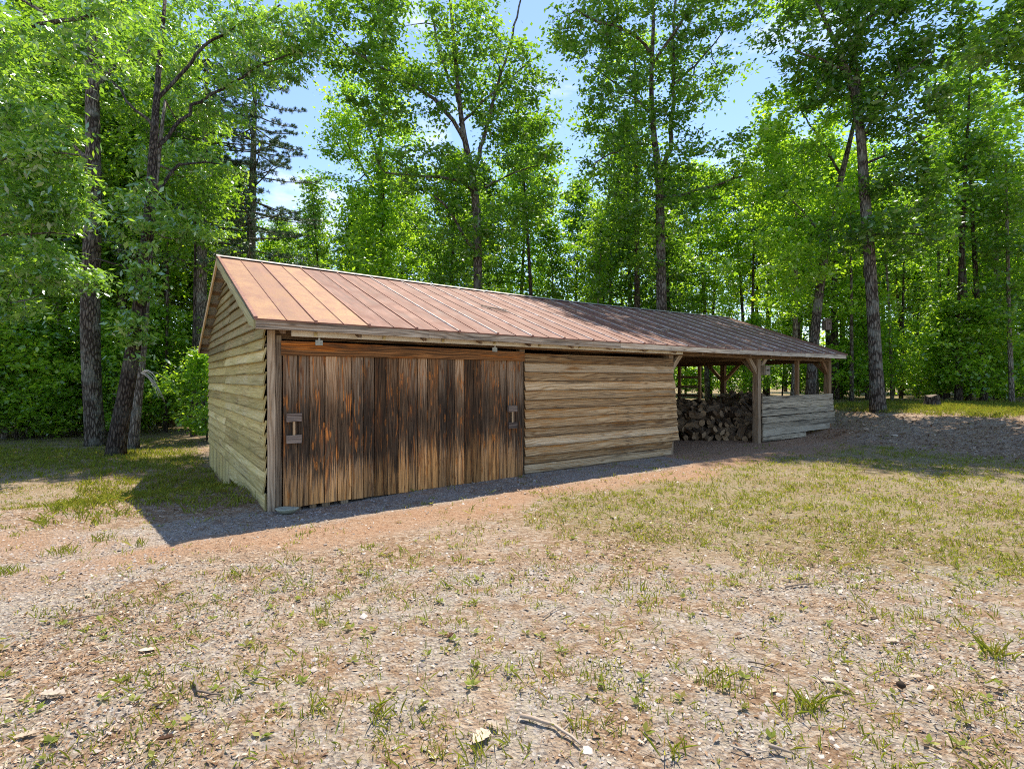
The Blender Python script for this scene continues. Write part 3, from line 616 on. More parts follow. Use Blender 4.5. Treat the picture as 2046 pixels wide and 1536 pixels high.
# gable siding
def gable(x0, sg, parts, open_=False):
    mb, mt_ = MB(), MB(); z = .17; i = 0
    while z < ZR - .22:
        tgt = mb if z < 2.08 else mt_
        e = .15 + random.uniform(-.006, .006)
        def wr(zz):      # extent in w at this height, under the roof sheet
            if zz < roof_z(0, 0) - .06: return .01, W - .01
            k = (ZR - .062 - zz) / SL; return W / 2 - k, W / 2 + k
        zt = z + e + .028; a0, b0 = wr(z); a1, b1 = wr(min(zt, ZR - .09))
        lo, hi = (a0, b0)
        j = 3.74 + random.uniform(-.02, .02) if z < 2.15 else 3.1
        spans = [(lo, j - .006), (j + .006, hi)] if hi - lo > 3.2 else [(lo, hi)]
        for (u0, u1) in spans:
            n_ = 7; secs = []; off = .056 + random.uniform(-.006, .010); s0 = random.uniform(-.03, .05) if u0 == lo and z < 2.1 else 0; dz0 = random.gauss(0, .005); dz1 = random.gauss(0, .005)
            for k in range(n_ + 1):
                f = k / n_; w = u0 + s0 + (u1 - u0 - s0) * f; jz = random.gauss(0, .0016) + dz0 * (1 - f) + dz1 * f; wt = max(a1, min(b1, w)) if (k in (0, n_)) else w
                zt2 = min(zt, roof_z(0, wt) - .055)
                zb2 = min(z + jz, zt2 - .002); jo = random.gauss(0, .0012)
                secs.append([(x0 - sg * (off + jo), w, zb2), (x0 - sg * .016, wt, zt2), (x0 - sg * .001, wt, zt2), (x0 - sg * (off - .022 + jo), w, zb2)])
            tgt.sweep(secs)
        z += e; i += 1
    return mb, mt_
a_, b_ = gable(0.0, 1, None)
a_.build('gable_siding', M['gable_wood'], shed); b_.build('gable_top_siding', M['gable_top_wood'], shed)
# skirting under the gable siding
mb = MB(); mb.board((-.03, .0, -.03), (-.03, 3.3, -.14), (0, 0, .21), (.02, 0, 0), 5, .004, w2=(0, 0, .30))
w = 3.3
while w < W - .05:
    wl = random.uniform(.16, .26); wl = min(wl, W - w); g = -.48
    mb.board((-.022, w, g), (-.022, w, .20), (0, wl - .012, 0), (.02, 0, 0), 2, .003); w += wl
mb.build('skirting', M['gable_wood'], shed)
# back wall, partition wall behind the closed part, dark backing behind the plank gaps
mb = MB(); z = -.42
while z < 2.15: mb.board((.0, W + .02, z), (LB[2], W + .02, z), (0, .02, .17), (0, .02, 0), 6, .004); z += .155
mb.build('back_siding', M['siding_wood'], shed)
mb = MB(); w = .16
while w < W - .2: mb.board((LB[2] - .03, w, -.1), (LB[2] - .03, w, 2.06), (0, .19, 0), (.02, 0, 0), 2, .003); w += .2
mb.build('partition_wall', M['frame_wood'], shed)
mb = MB(); mb.board((.14, .17, -.1), (.14, .17, 2.08), (3.7, 0, 0), (0, .012, 0), 1, 0); mb.board((3.98, .17, -.1), (3.98, .17, 2.0), (3.75, 0, 0), (0, .012, 0), 1, 0)
mb.build('dark_backing', M['dark_gap'], shed)  # near-black sheets behind door and siding, colour stands for shade in the gaps
mb = MB(); mb.board((.16, .04, 0), (.16, W - .2, -.2), (7.6, 0, 0), (0, 0, .03), 1, 0)
mb.build('floor_deck', M['dark_gap'], shed)
# low plank wall, fourth bay
mb = MB(); zs = [1.00, .83, .66, .48, .31, .16]
for i, z in enumerate(zs):
    xe = 15.22 + .03 * i + random.uniform(-.01, .01); x0 = LB[3] + .08 + random.uniform(0, .01); off = .03 if i < 3 else .04
    if i == 5: xe = 15.0
    mb.board((x0, -off, z), (xe, -off + .0, z + .01), (0, -.006, .158), (0, .025, 0), 10, .004)
mb.board((LB[3] + .09, -.042, .03), (13.6, -.042, .02), (0, 0, .125), (0, .025, 0), 4, .004)
mb.build('low_plank_wall', M['grey_wood'], shed)
# door track, brackets
mb = MB(); mb.board((.24, -.20, 2.128), (7.95, -.20, 2.113), (0, 0, .075), (0, .045, 0), 8, .001)
mb.board((.24, -.206, 2.195), (7.95, -.206, 2.180), (0, 0, .016), (0, .058, 0), 8, .0005)
track = mb.build('door_track', M['track'], shed)
for i in range(9):
    x = .52 + i * .90; mb = MB(); mb.box(x - .02, x + .02, -.214, -.207, 2.135, 2.185, m=0); mb.tube([(x, -.214, 2.16), (x, -.222, 2.16)], .008, 6, m=0)
    mb.build('track_bolt', M['bolt'], track)
# sliding door
mb = MB(); x = .155; xe = 3.845; npl = 23; cuts = [x]
for i in range(npl): cuts.append(cuts[-1] + random.uniform(.125, .195))
cuts = [x + (c - x) * (xe - x) / (cuts[-1] - x) for c in cuts]
for i in range(npl):
    a, b = cuts[i] + .005, cuts[i + 1] - .005; zb = .0 + random.uniform(-.005, .005); dd = random.uniform(-.004, .004); dark = random.random()
    mb.board((a, -.105 + dd, zb), (a + random.gauss(0, .003), -.105 + dd, 1.91), (b - a, random.gauss(0, .003), 0), (0, .025, 0), 10, .0015, r=dark)
for i in range(npl):
    for z in (1.0, .42):
        for q in (.3, .7):
            nx_ = cuts[i] + (cuts[i + 1] - cuts[i]) * q + random.uniform(-.01, .01); nz = z + random.uniform(-.015, .015)
            mb.tube([(nx_, -.100, nz), (nx_, -.1115, nz)], .0045, 6, r=.02)
door = mb.build('sliding_door', M['door_wood'], shed)
mb = MB(); mb.board((.13, -.135, 1.895), (3.87, -.135, 1.895), (0, 0, .155), (0, .03, 0), 12, .003, w2=(0, 0, .125)); mb.board((.13, -.132, 2.052), (3.86, -.132, 2.022), (0, 0, .02), (0, .05, 0), 6, .002, r=.3)
mb.build('door_header', M['header_wood'], door)
for (hx, wdt) in ((.28, .175), (3.62, .17)):
    mb = MB()
    for z in (1.07, .80):
        mb.board((hx - wdt / 2, -.155, z), (hx + wdt / 2, -.155, z), (0, 0, .10), (0, .048, 0), 3, .003)
    mb.tube([(hx, -.135, .87), (hx, -.135, 1.10)], .015, 8, m=1)
    mb.build('door_handle', [M['block_wood'], M['new_wood']], door)
for hx in (.58, 3.27):
    mb = MB(); mb.box(hx - .045, hx + .045, -.145, -.137, 2.03, 2.095); mb.box(hx - .012, hx + .012, -.15, -.146, 2.07, 2.20); mb.tube([(hx - .03, -.152, 2.06), (hx - .03, -.146, 2.06)], .008, 6); mb.tube([(hx + .03, -.152, 2.06), (hx + .03, -.146, 2.06)], .008, 6)
    mb.build('door_hanger', M['steel'], door)

def shed_to_world(t, w, z): q = C0 + t * US + w * VS; return (float(q[0]), float(q[1]), z)
# things by the shed
lbls = ['round log end under the door nearest the shed corner', 'second log end from the corner under the sliding door', 'third log end from the corner under the sliding door', 'log end under the sliding door farthest from the corner']
for i, (t, r) in enumerate(((.33, .042), (.52, .04), (.68, .05), (.92, .05))):
    o = thing('foundation_log', lbls[i], 'log', shed_to_world(t, -.085, -.035), math.radians(90) - TH, 'log ends under the sliding door')
    mb = MB(); mb.tube([(0, 0, r * .3), (0, .9, r * .3)], r * 1.15, 10, irr=.06); mb.build('bark', M['log_wood'], o)
    mb = MB(); mb.tube([(0, -.006, r * .3), (0, .004, r * .3)], r * 1.02, 10, irr=.06); mb.build('cut_end', M['log_end'], o)
mb = MB(); secs = []
for k, (rr, z) in enumerate(((.035, 0), (.085, .018), (.125, .055), (.135, .068), (.11, .072), (.04, .060))):
    secs.append([(rr * math.cos(q * .5236) * 1.1 * (1 + .05 * math.sin(q * 1.7)), rr * math.sin(q * .5236) * .75, z + .004 * math.sin(q * 2)) for q in range(12)])
mb.sweep(secs); o = mb.build('stone_bowl', M['rock'], None, True); o.location = shed_to_world(.17, -.24, float(H(*shed_to_world(.17, -.24, 0)[:2])))
tag(o, 'pale grey-green stone bowl on the gravel at the near corner of the shed', 'bowl')
# little box on post
o = thing('nest_box', 'small weathered grey box with pale patch fixed to the open bay post', 'nest box', shed_to_world(LB[3] + .20, -.03, 1.70), math.radians(90) - TH)
mb = MB(); mb.box(-.11, .11, -.07, .07, 0, .21); mb.build('box_body', M['grey_wood'], o)
mb = MB(); mb.board((-.13, -.10, .212), (.13, -.10, .212), (0, .18, .02), (0, 0, .018)); mb.build('box_lid', M['grey_wood'], o)
mb = MB(); mb.tube([(.0, -.0715, .12), (0, -.078, .12)], .028, 10); mb.build('entrance_hole', M['dark_gap'], o)

# ------------------------------------------------------------------ firewood
def log_mesh(L_, r, kind):
    mb = MB()
    if kind == 0: prof = [(math.cos(q * .785) * r * random.uniform(.9, 1.08), math.sin(q * .785) * r * random.uniform(.9, 1.08)) for q in range(8)]
    elif kind == 1: prof = [(0, -r * .2), (r * 1.1, r * .5), (r * .8, r * 1.0), (0, r * 1.25), (-r * .85, r * .95), (-r * 1.1, r * .45)]
    else: prof = [(-r, -r * .3), (r * .9, -r * .45), (r * 1.05, r * .3), (r * .3, r * .8), (-r * .7, r * .6)]
    secs = []
    for k in range(4):
        x = -L_ / 2 + L_ * k / 3; s = random.uniform(.94, 1.06)
        secs.append([(x + (random.gauss(0, .006) if k in (0, 3) else 0), p[0] * s, p[1] * s) for p in prof])
    mb.sweep(secs, m=0, capm=1); return mb
logs = []
for k in range(9):
    o = log_mesh(random.uniform(.38, .46), random.uniform(.06, .085), k % 3).build('firewood_log', [M['log_wood'], M['log_end']])
    logs.append(o)
def hy(x, y): return float(ss(13.35, 14.9, y + .10 * math.sin(x * 3.1))) * (.80 + .12 * math.sin(x * 2.3 + 1) + .22 * ss(6.0, 6.9, x))
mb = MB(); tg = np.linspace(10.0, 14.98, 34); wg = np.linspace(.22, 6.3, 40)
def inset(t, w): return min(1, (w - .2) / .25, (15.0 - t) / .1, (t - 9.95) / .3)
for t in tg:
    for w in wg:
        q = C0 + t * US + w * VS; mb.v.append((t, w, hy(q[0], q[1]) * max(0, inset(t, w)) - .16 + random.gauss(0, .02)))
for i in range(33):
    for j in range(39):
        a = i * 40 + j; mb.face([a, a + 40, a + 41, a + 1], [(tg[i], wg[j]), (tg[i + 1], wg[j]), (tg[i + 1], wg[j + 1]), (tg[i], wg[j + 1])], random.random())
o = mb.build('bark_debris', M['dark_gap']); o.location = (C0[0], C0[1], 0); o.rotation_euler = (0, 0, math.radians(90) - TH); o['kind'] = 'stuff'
cnt = 0; used = set(); cand = []
def try_log(x, y, z, sp=.2):
    t, w = tw(x, y)
    if t < 10.25 or t > 14.75 or w < .33 or w > 6: return
    px = 1023 + F * x / y
    if 1325 < px < 1545: cand.append((x, y, z))
for j, (y, zs_) in enumerate(((13.62, (.07, .2)), (13.85, (.31, .43)), (14.10, (.50, .61)), (14.35, (.62, .71)), (14.65, (.76,)), (14.95, (.84,)), (15.3, (.87,)), (15.8, (.86,)), (16.4, (.84,)))):
    for li, z in enumerate(zs_):
        x = 4.05 + .08 * (li % 2) + random.uniform(0, .08)
        while x < 7.4:
            try_log(x, y + random.uniform(-.1, .1), z + random.uniform(-.035, .045) + .2 * float(ss(6.1, 6.9, x)) * (j > 2)); x += random.uniform(.125, .185)
for (x, y, z) in cand[:295]:
    k = random.randrange(9); src = logs[k]
    if k not in used: o = src; used.add(k)
    else: o = src.copy(); C.objects.link(o)
    r_ = random.random(); ang = math.pi / 2 + random.gauss(0, .42) if r_ < .62 else random.uniform(0, 3.14)
    o.location = (x, y, z); o.rotation_euler = (random.uniform(-3, 3), random.gauss(-.08, .24), ang)
    o.scale = (1, random.uniform(.8, 1.25), random.uniform(.8, 1.25))
    tag(o, 'split firewood log with pale cut end in the heap under the open bay', 'log', 'split firewood logs heaped in the open bay'); cnt += 1
for k in range(9):
    if k not in used: bpy.data.objects.remove(logs[k])

# ------------------------------------------------------------------ trees
def branch_cloud(mb, nodes, targets, rmul=1.0):
    """grow thin branches from the nearest skeleton node to each target"""
    nodes = np.array(nodes, float)
    d0 = np.min(np.linalg.norm(targets[:, None, :] - nodes[None, :, :3], axis=2), 1); order = np.argsort(d0)
    for i in order:
        c = targets[i]; dv = c[None] - nodes[:, :3]; dist = np.linalg.norm(dv, axis=1)
        cost = dist + np.clip(-dv[:, 2], 0, 9) * .8
        k = int(np.argmin(cost)); p = nodes[k, :3]; D = dist[k]
        if D < .12: continue
        r0 = min(nodes[k, 3] * .75, .012 + .016 * D) * rmul; bend = rng.normal(0, .09, 3) * D; bend[2] -= .04 * D
        pts = [p, p + (c - p) * .33 + bend, p + (c - p) * .7 + bend * .7, c]
        rr = [max(r0, .006), max(r0 * .8, .005), max(r0 * .55, .004), max(r0 * .25, .003)]
        mb.tube(pts, rr, 4 if r0 < .03 else 6)
        new = np.array([list(pts[1]) + [rr[1]], list(pts[2]) + [rr[2]], list(pts[3]) + [rr[3]]]); nodes = np.vstack([nodes, new])
def leaves(centers, per, spread, size, flat=.42, droop=.25, wr=.28):
    n = len(centers); k = n * per
    c = np.repeat(centers, per, 0); sc = np.repeat(spread * .74 * rng.uniform(.55, 1.35, n), per)[:, None]
    off = rng.normal(0, 1, (k, 3)) * sc * np.array([1, 1, flat]); pos = c + off
    a = rng.random(k) * 6.283; dirs = np.stack([np.cos(a), np.sin(a), rng.normal(-droop, .45, k)], -1)
    dirs += off / (np.abs(sc) + 1e-6) * .4; dirs /= np.linalg.norm(dirs, axis=1, keepdims=True)
    nr = rng.normal(0, .55, (k, 3)); nr[:, 2] += 1.0
    Ls = size * rng.uniform(.6, 1.3, k); tone = np.repeat(rng.normal(0, .16, n), per)
    return leaf_quads(pos, Ls, Ls * wr, dirs, nr), np.clip(.5 + tone + rng.normal(0, .2, k), 0, 1)
def ellipsoid(c, rx, ry, rz, n, shell=.35):
    u = rng.normal(0, 1, (n, 3)); u /= np.linalg.norm(u, axis=1, keepdims=True)
    return np.array(c)[None] + u * (rng.uniform(shell, 1, (n, 1)) ** .6) * np.array([rx, ry, rz])
def resample(pts, rad, step=.5):
    P_, R_ = [np.array(pts[0], float)], [rad[0]]
    for i in range(len(pts) - 1):
        a, b = np.array(pts[i], float), np.array(pts[i + 1], float); n = max(1, int(np.linalg.norm(b - a) / step))
        for k in range(1, n + 1): P_.append(a + (b - a) * k / n); R_.append(rad[i] + (rad[i + 1] - rad[i]) * k / n)
    P_ = np.array(P_)
    for _ in range(2): P_[1:-1] = .25 * P_[:-2] + .5 * P_[1:-1] + .25 * P_[2:]
    return list(P_), R_
def hero(name, label, cat, d, trunk, limbs, blobs, leafmat='leaf', barkm='bark', per=54, size=.16, spread=.36, group=None, seed=0, wr=.27, flat=.42, doff=None, droop=.25):
    """trunk: (px,py,width px); limbs: lists of the same with optional own depth; blobs: (px,py,depth offset,rx px,rz px,n)"""
    global rng
    rng = np.random.default_rng(1000 + seed); random.seed(500 + seed)
    b0 = P(trunk[0][0], trunk[0][1], d); g = float(H(b0[0], d)); base = np.array([b0[0], d, g])
    o = thing(name, label, cat, base, 0, group); mb = MB(); nodes = []
    def path(q, top):
        pts, rr = [], []
        for e in q:
            dd = d + (e[3] if len(e) > 3 else 0); p = P(e[0], e[1], dd); pts.append(p - base); rr.append(max(.012, e[2] * .8 / 2 / F * d))
        return pts, rr
    pts, rr = path(trunk, 0)
    pts = [np.array([0, 0, -.15])] + ([np.array([0, 0, .25])] if pts[0][2] < .3 else []) + [p for p in pts if p[2] > .3]
    rr = [rr[0] * 1.3] + [rr[0] * 1.1] * (len(pts) - 1 - len([1 for e in trunk]) + (1 if (P(trunk[0][0], trunk[0][1], d) - base)[2] <= .3 else 0)) + rr[(1 if (P(trunk[0][0], trunk[0][1], d) - base)[2] <= .3 else 0):]
    rr = (rr + [rr[-1]] * 9)[:len(pts)]
    pts, rr = resample(pts, rr); mb.tube(pts, rr, 10, irr=.05); nodes += [list(p) + [r] for p, r in zip(pts, rr) if p[2] > 1.5]
    for lm in limbs:
        p2, r2 = path(lm, 0); p2, r2 = resample(p2, r2, .35)
        p2 = [p + (rng.normal(0, .03, 3) if 0 < i < len(p2) - 1 else 0) for i, p in enumerate(p2)]
        mb.tube(p2, r2, 7, irr=.04); nodes += [list(p) + [r] for p, r in zip(p2, r2)]
    tg = []
    for bl in blobs:
        dd = d + bl[2]; c = P(bl[0], bl[1], dd) - base; rx = bl[3] / F * dd; rz = bl[4] / F * dd; ry = bl[6] if len(bl) > 6 else (rx + rz) * .5
        tg.append(ellipsoid(c, rx, ry, rz, int(bl[5])))
    tg = np.concatenate(tg); tg = tg[tg[:, 2] > .3]
    branch_cloud(mb, nodes, tg)
    mb.build('trunk', M[barkm], o, True)
    V_, r_ = leaves(tg, per, spread, size, flat, droop, wr); fan_mesh('crown', V_, 4, r_, M[leafmat], o)
    return o

hero('oak_tree', 'tall oak with many spreading limbs behind the middle of the shed roof', 'tree', 19,
     [(952, 800, 27), (955, 580, 23), (953, 420, 21), (945, 350, 18), (926, 275, 14), (915, 180, 11), (905, 60, 8), (893, -60, 5)],
     [[(930, 285, 11), (905, 238, 10, -.3), (850, 185, 9, -.6), (770, 140, 7, -1), (690, 90, 5, -1.4)], [(946, 350, 11), (965, 280, 10, .2), (985, 200, 8, .4), (1020, 90, 6, .6), (1045, -20, 4, .8)],
      [(950, 385, 9), (920, 358, 8, -.6), (850, 352, 6, -1.0), (770, 345, 4, -1.4)], [(954, 500, 10), (925, 475, 8, -.4), (905, 420, 6, -.8), (868, 392, 4, -1.2)], [(920, 215, 7), (880, 120, 6, .4), (860, 20, 5, .8)],
      [(918, 250, 7), (1000, 170, 5, .8), (1080, 110, 4, 1.4)], [(955, 380, 7), (1010, 350, 5, .6), (1080, 330, 3, 1.0)]],
     [(860, 60, 0, 150, 110, 96), (710, 60, -1, 95, 80, 66), (800, 200, -.8, 100, 70, 56), (960, 130, .4, 90, 120, 44), (1040, 190, .8, 80, 90, 34), (860, 340, -.8, 120, 50, 46), (1040, 300, .8, 80, 60, 34), (955, 450, 0, 120, 70, 46), (930, 570, .5, 90, 60, 26), (1000, 240, .5, 60, 60, 18), (1090, 400, .8, 60, 50, 18)], 'leaf', seed=1, per=60, size=.17)
hero('poplar_tree', 'slim tree with a narrow trunk rising left of the central oak', 'tree', 23.5,
     [(762, 800, 17), (763, 550, 14), (765, 400, 12), (757, 330, 9), (766, 220, 7), (770, 120, 4)],
     [[(758, 335, 7), (740, 260, 5, .2), (735, 170, 3, .4)], [(763, 400, 6), (720, 330, 4, -.4), (690, 280, 3, -.8)]],
     [(735, 240, 0, 80, 110, 84), (690, 300, -.5, 50, 70, 34), (800, 300, .5, 50, 70, 26), (760, 420, 0, 90, 60, 30), (770, 500, .5, 90, 50, 20), (690, 200, 0, 40, 50, 14)], 'leaf_bright', seed=2)
hero('oak_tree', 'tall forked oak standing behind the roof right of the shed middle', 'tree', 19.5,
     [(1326, 800, 29), (1322, 620, 27), (1320, 480, 23), (1318, 345, 20), (1306, 280, 15), (1300, 160, 11), (1306, 60, 9), (1305, -60, 5)],
     [[(1318, 350, 13), (1340, 300, 12, .2), (1346, 200, 10, .3), (1344, 80, 8, .4), (1350, -60, 5, .5)], [(1304, 130, 9), (1350, 60, 7, -.5), (1395, -10, 5, -1)], [(1302, 110, 9), (1262, 62, 8, -.5), (1200, 48, 6, -1), (1150, 20, 4, -1.4)],
      [(1320, 400, 8), (1400, 378, 6, -.6), (1490, 350, 4, -1.2)], [(1306, 290, 7), (1260, 288, 5, -.6), (1190, 325, 3, -1.2)], [(1308, 230, 7), (1250, 180, 5, .5), (1180, 130, 3, .9)], [(1345, 170, 7), (1400, 120, 5, .6), (1440, 70, 3, 1)]],
     [(1290, 50, 0, 150, 90, 80), (1170, 60, -.8, 80, 80, 36), (1230, 200, -.5, 80, 90, 46), (1330, 200, 0, 70, 90, 34), (1420, 110, .5, 80, 110, 34), (1240, 330, -.5, 90, 60, 38), (1410, 330, -.5, 110, 60, 36), (1340, 430, 0, 120, 60, 44), (1250, 440, .5, 80, 50, 24), (1330, 520, .5, 90, 40, 16), (1190, 250, .5, 45, 60, 10), (1290, -120, .5, 170, 80, 170), (1440, -90, .3, 130, 90, 150), (1180, -90, .8, 70, 60, 24)], 'leaf', seed=3, per=62, size=.17)
hero('slender_tree', 'thin dark trunk close on the left of the forked oak', 'tree', 23,
     [(1273, 800, 15), (1273, 610, 14), (1272, 400, 11), (1270, 200, 7), (1268, 60, 4)], [[(1272, 420, 5), (1240, 360, 4), (1200, 330, 3)]],
     [(1268, 130, 0, 70, 90, 32), (1250, 300, .5, 80, 60, 26), (1240, 420, .5, 70, 50, 20)], 'leaf_bright', 'bark_dark', seed=4)
hero('leaning_tree', 'leaning tree behind the far end of the roof with a nest box on its trunk', 'tree', 18.4,
     [(1618, 790, 25), (1630, 640, 22), (1642, 540, 21), (1664, 420, 17), (1690, 318, 13), (1715, 210, 8), (1725, 120, 4)],
     [[(1650, 490, 8), (1620, 430, 5, -.4), (1570, 390, 3, -.8)], [(1680, 350, 7), (1640, 280, 5, .4), (1600, 220, 3, .8)]],
     [(1600, 240, .4, 90, 100, 60), (1540, 330, -.3, 90, 80, 46), (1680, 200, .5, 60, 70, 24), (1590, 420, -.5, 110, 70, 50), (1540, 530, -.5, 110, 55, 36), (1660, 500, .5, 90, 60, 28), (1610, 610, .8, 90, 36, 18), (1600, -70, .6, 140, 90, 130)], 'leaf_bright', seed=5, per=60, size=.17)
hero('oak_tree', 'tall oak standing on the bank just past the open end of the shed', 'tree', 16.4,
     [(1754, 833, 32), (1750, 740, 29), (1744, 620, 27), (1735, 480, 25), (1727, 390, 24), (1722, 290, 21), (1713, 210, 18), (1692, 130, 13), (1660, 70, 10), (1630, 0, 8), (1600, -90, 6), (1580, -200, 4)],
     [[(1714, 215, 15), (1708, 110, 13, .2), (1715, 20, 11, .3), (1730, -90, 8, .5), (1740, -230, 4, .6)], [(1727, 270, 9), (1752, 205, 6, -.4), (1800, 150, 5, -.8), (1860, 110, 3, -1.2)], [(1700, 150, 7), (1640, 120, 5, -.5), (1590, 100, 3, -.9)],
      [(1722, 330, 7), (1800, 300, 5, -.5), (1860, 270, 3, -1)], [(1735, 470, 7), (1790, 460, 5, -.4), (1850, 470, 3, -.8)], [(1712, 60, 8), (1780, -10, 6, -.4), (1860, -60, 4, -.8)]],
     [(1640, 60, 0, 110, 90, 54), (1780, 60, -.2, 120, 100, 62), (1880, 90, -.6, 80, 60, 28), (1810, 220, -.6, 100, 60, 44), (1700, 180, .3, 70, 60, 16), (1820, 350, -.6, 80, 55, 30), (1800, 460, -.4, 100, 50, 36), (1700, 470, .6, 60, 50, 14), (1700, -120, .3, 200, 110, 60), (1860, 400, -.6, 50, 50, 12), (1640, 170, .4, 60, 50, 14), (1850, -100, -.5, 170, 90, 80)], 'leaf_deep', 'bark', seed=6, size=.19, wr=.24, per=56, spread=.34)
hero('sapling_tree', 'young straight tree with pointed crown near the right edge behind the bank', 'tree', 20,
     [(1966, 824, 15), (1960, 700, 14), (1950, 560, 11), (1943, 430, 8), (1937, 330, 5), (1935, 262, 3)],
     [], [(1937, 300, 0, 42, 50, 26), (1935, 380, 0, 75, 50, 32), (1940, 470, 0, 95, 60, 40), (1950, 590, 0, 100, 60, 36)], 'leaf', 'bark_dark', seed=7, size=.16)
hero('sapling_tree', 'second young tree at the right edge with a thin pale trunk', 'tree', 19,
     [(2022, 824, 11), (2016, 640, 9), (2012, 450, 7), (2010, 330, 4)], [], [(2020, 360, 0, 65, 70, 40), (2035, 480, 0, 80, 70, 46), (2040, 600, 0, 90, 60, 36)], 'leaf', 'bark_pale', seed=8, size=.16)
hero('oak_tree', 'tree outside the right edge whose leafy boughs hang into the top corner', 'tree', 13.5,
     [(2260, 850, 36), (2250, 600, 32), (2235, 300, 26), (2210, 60, 18)], [[(2225, 230, 12), (2120, 120, 8, -.5), (2000, 60, 5, -1)], [(2215, 120, 12), (2100, 0, 8), (2010, -60, 4)]],
     [(2060, 50, -.5, 80, 80, 44), (1990, 95, -.8, 50, 45, 14), (2130, 100, 0, 80, 90, 40), (2090, 180, 0, 40, 50, 12), (2160, -60, 0, 140, 80, 40), (2200, 300, 0, 90, 100, 30)], 'leaf', seed=9, size=.15, spread=.28)
# left side
hero('old_tree', 'thick upright grey trunk among shrubs at the far left of the clearing', 'tree', 15.5,
     [(192, 912, 40), (185, 800, 40), (180, 640, 42), (184, 500, 38), (188, 380, 34), (185, 220, 30), (184, 60, 24), (186, -120, 16)],
     [[(186, 330, 10), (120, 260, 7, 1.5), (60, 230, 4, 2.6)], [(186, 180, 12), (260, 100, 8, 1.5), (340, 60, 5, 2.8)], [(185, 120, 12), (100, 40, 8, 1.5), (20, -20, 5, 2.8)]],
     [(150, 180, 3.2, 130, 90, 50), (80, 60, 2.8, 120, 80, 24), (280, 60, 3, 120, 80, 46), (230, 250, 3.2, 90, 60, 26), (330, 180, 3, 90, 70, 28)], 'leaf', 'bark', seed=10, size=.15)
hero('old_tree', 'leaning brown trunk wrapped in green creeper left of the shed gable', 'tree', 13.4,
     [(230, 910, 38), (250, 800, 36), (262, 720, 33), (276, 640, 30), (288, 540, 28), (300, 420, 25, .3), (306, 300, 20, .7), (316, 150, 14, 1.2), (330, 0, 8, 1.6)],
     [[(300, 400, 9, .3), (350, 330, 7, 1.2), (410, 320, 5, 2), (450, 330, 3, 2.6)], [(306, 300, 10, .7), (400, 200, 8, 2), (520, 130, 6, 3), (600, 100, 4, 3.2)], [(312, 200, 10, 1), (420, 80, 8, 2.2), (560, 10, 5, 3.2)],
      [(285, 560, 7), (230, 520, 5, .3), (170, 520, 3, .5)], [(310, 260, 8, .8), (240, 180, 6, .9), (180, 120, 4, 1)]],
     [(400, 200, 3.0, 110, 60, 54), (520, 110, 3.2, 90, 70, 70), (590, 70, 3.2, 50, 60, 30), (440, 50, 3.2, 130, 60, 64), (300, 120, 2.8, 100, 80, 44), (370, 330, 2.6, 90, 40, 38), (270, 430, 1.8, 80, 50, 20), (400, 450, 2.0, 60, 40, 14), (270, 650, -.3, 16, 70, 14, .25), (285, 540, -.3, 22, 60, 12, .25), (300, 420, -.3, 30, 60, 12, .4)], 'leaf_gloss', 'bark_dark', seed=11, size=.18, wr=.2, spread=.27, per=46, droop=.6)
hero('slender_tree', 'smooth grey trunk right behind the leaning creeper-clad tree', 'tree', 14.8,
     [(266, 905, 22), (276, 800, 20), (288, 660, 17), (298, 500, 14), (315, 330, 10), (330, 200, 6)], [], [(330, 260, 2.5, 90, 90, 36), (400, 380, 2, 80, 60, 26), (330, 480, 1.5, 60, 50, 12)], 'leaf', 'bark_pale', seed=12)
# near tree off frame on the left, leaves reach in
hero('chestnut_oak_tree', 'near tree at the left edge with glossy sunlit leaves filling the upper left', 'tree', 10.6,
     [(-190, 1000, 50), (-180, 700, 44), (-150, 400, 36), (-120, 150, 28), (-100, -50, 18)],
     [[(-130, 200, 16), (-50, 90, 13, .2), (30, 50, 12, .4), (165, 37, 10, .6), (222, 22, 8, .7), (265, -5, 5, .8)], [(-150, 420, 12), (-40, 330, 9, -.2), (80, 300, 6, -.4), (160, 310, 3, -.5)], [(-160, 520, 12), (-60, 480, 8), (60, 460, 5), (150, 470, 3)], [(-170, 650, 10), (-70, 620, 7), (50, 600, 4)]],
     [(20, 250, -.2, 120, 50, 60), (90, 330, -.2, 90, 50, 50), (20, 420, 0, 130, 50, 60), (110, 420, .2, 70, 40, 30), (30, 520, 0, 130, 40, 44), (120, 560, .3, 80, 30, 22), (60, 120, .5, 150, 60, 50), (200, 60, .8, 120, 50, 40), (0, 620, .3, 90, 36, 20), (-60, 250, 0, 100, 200, 50)], 'leaf_gloss', 'bark', seed=13, size=.16, wr=.19, spread=.25, per=44, droop=.45)

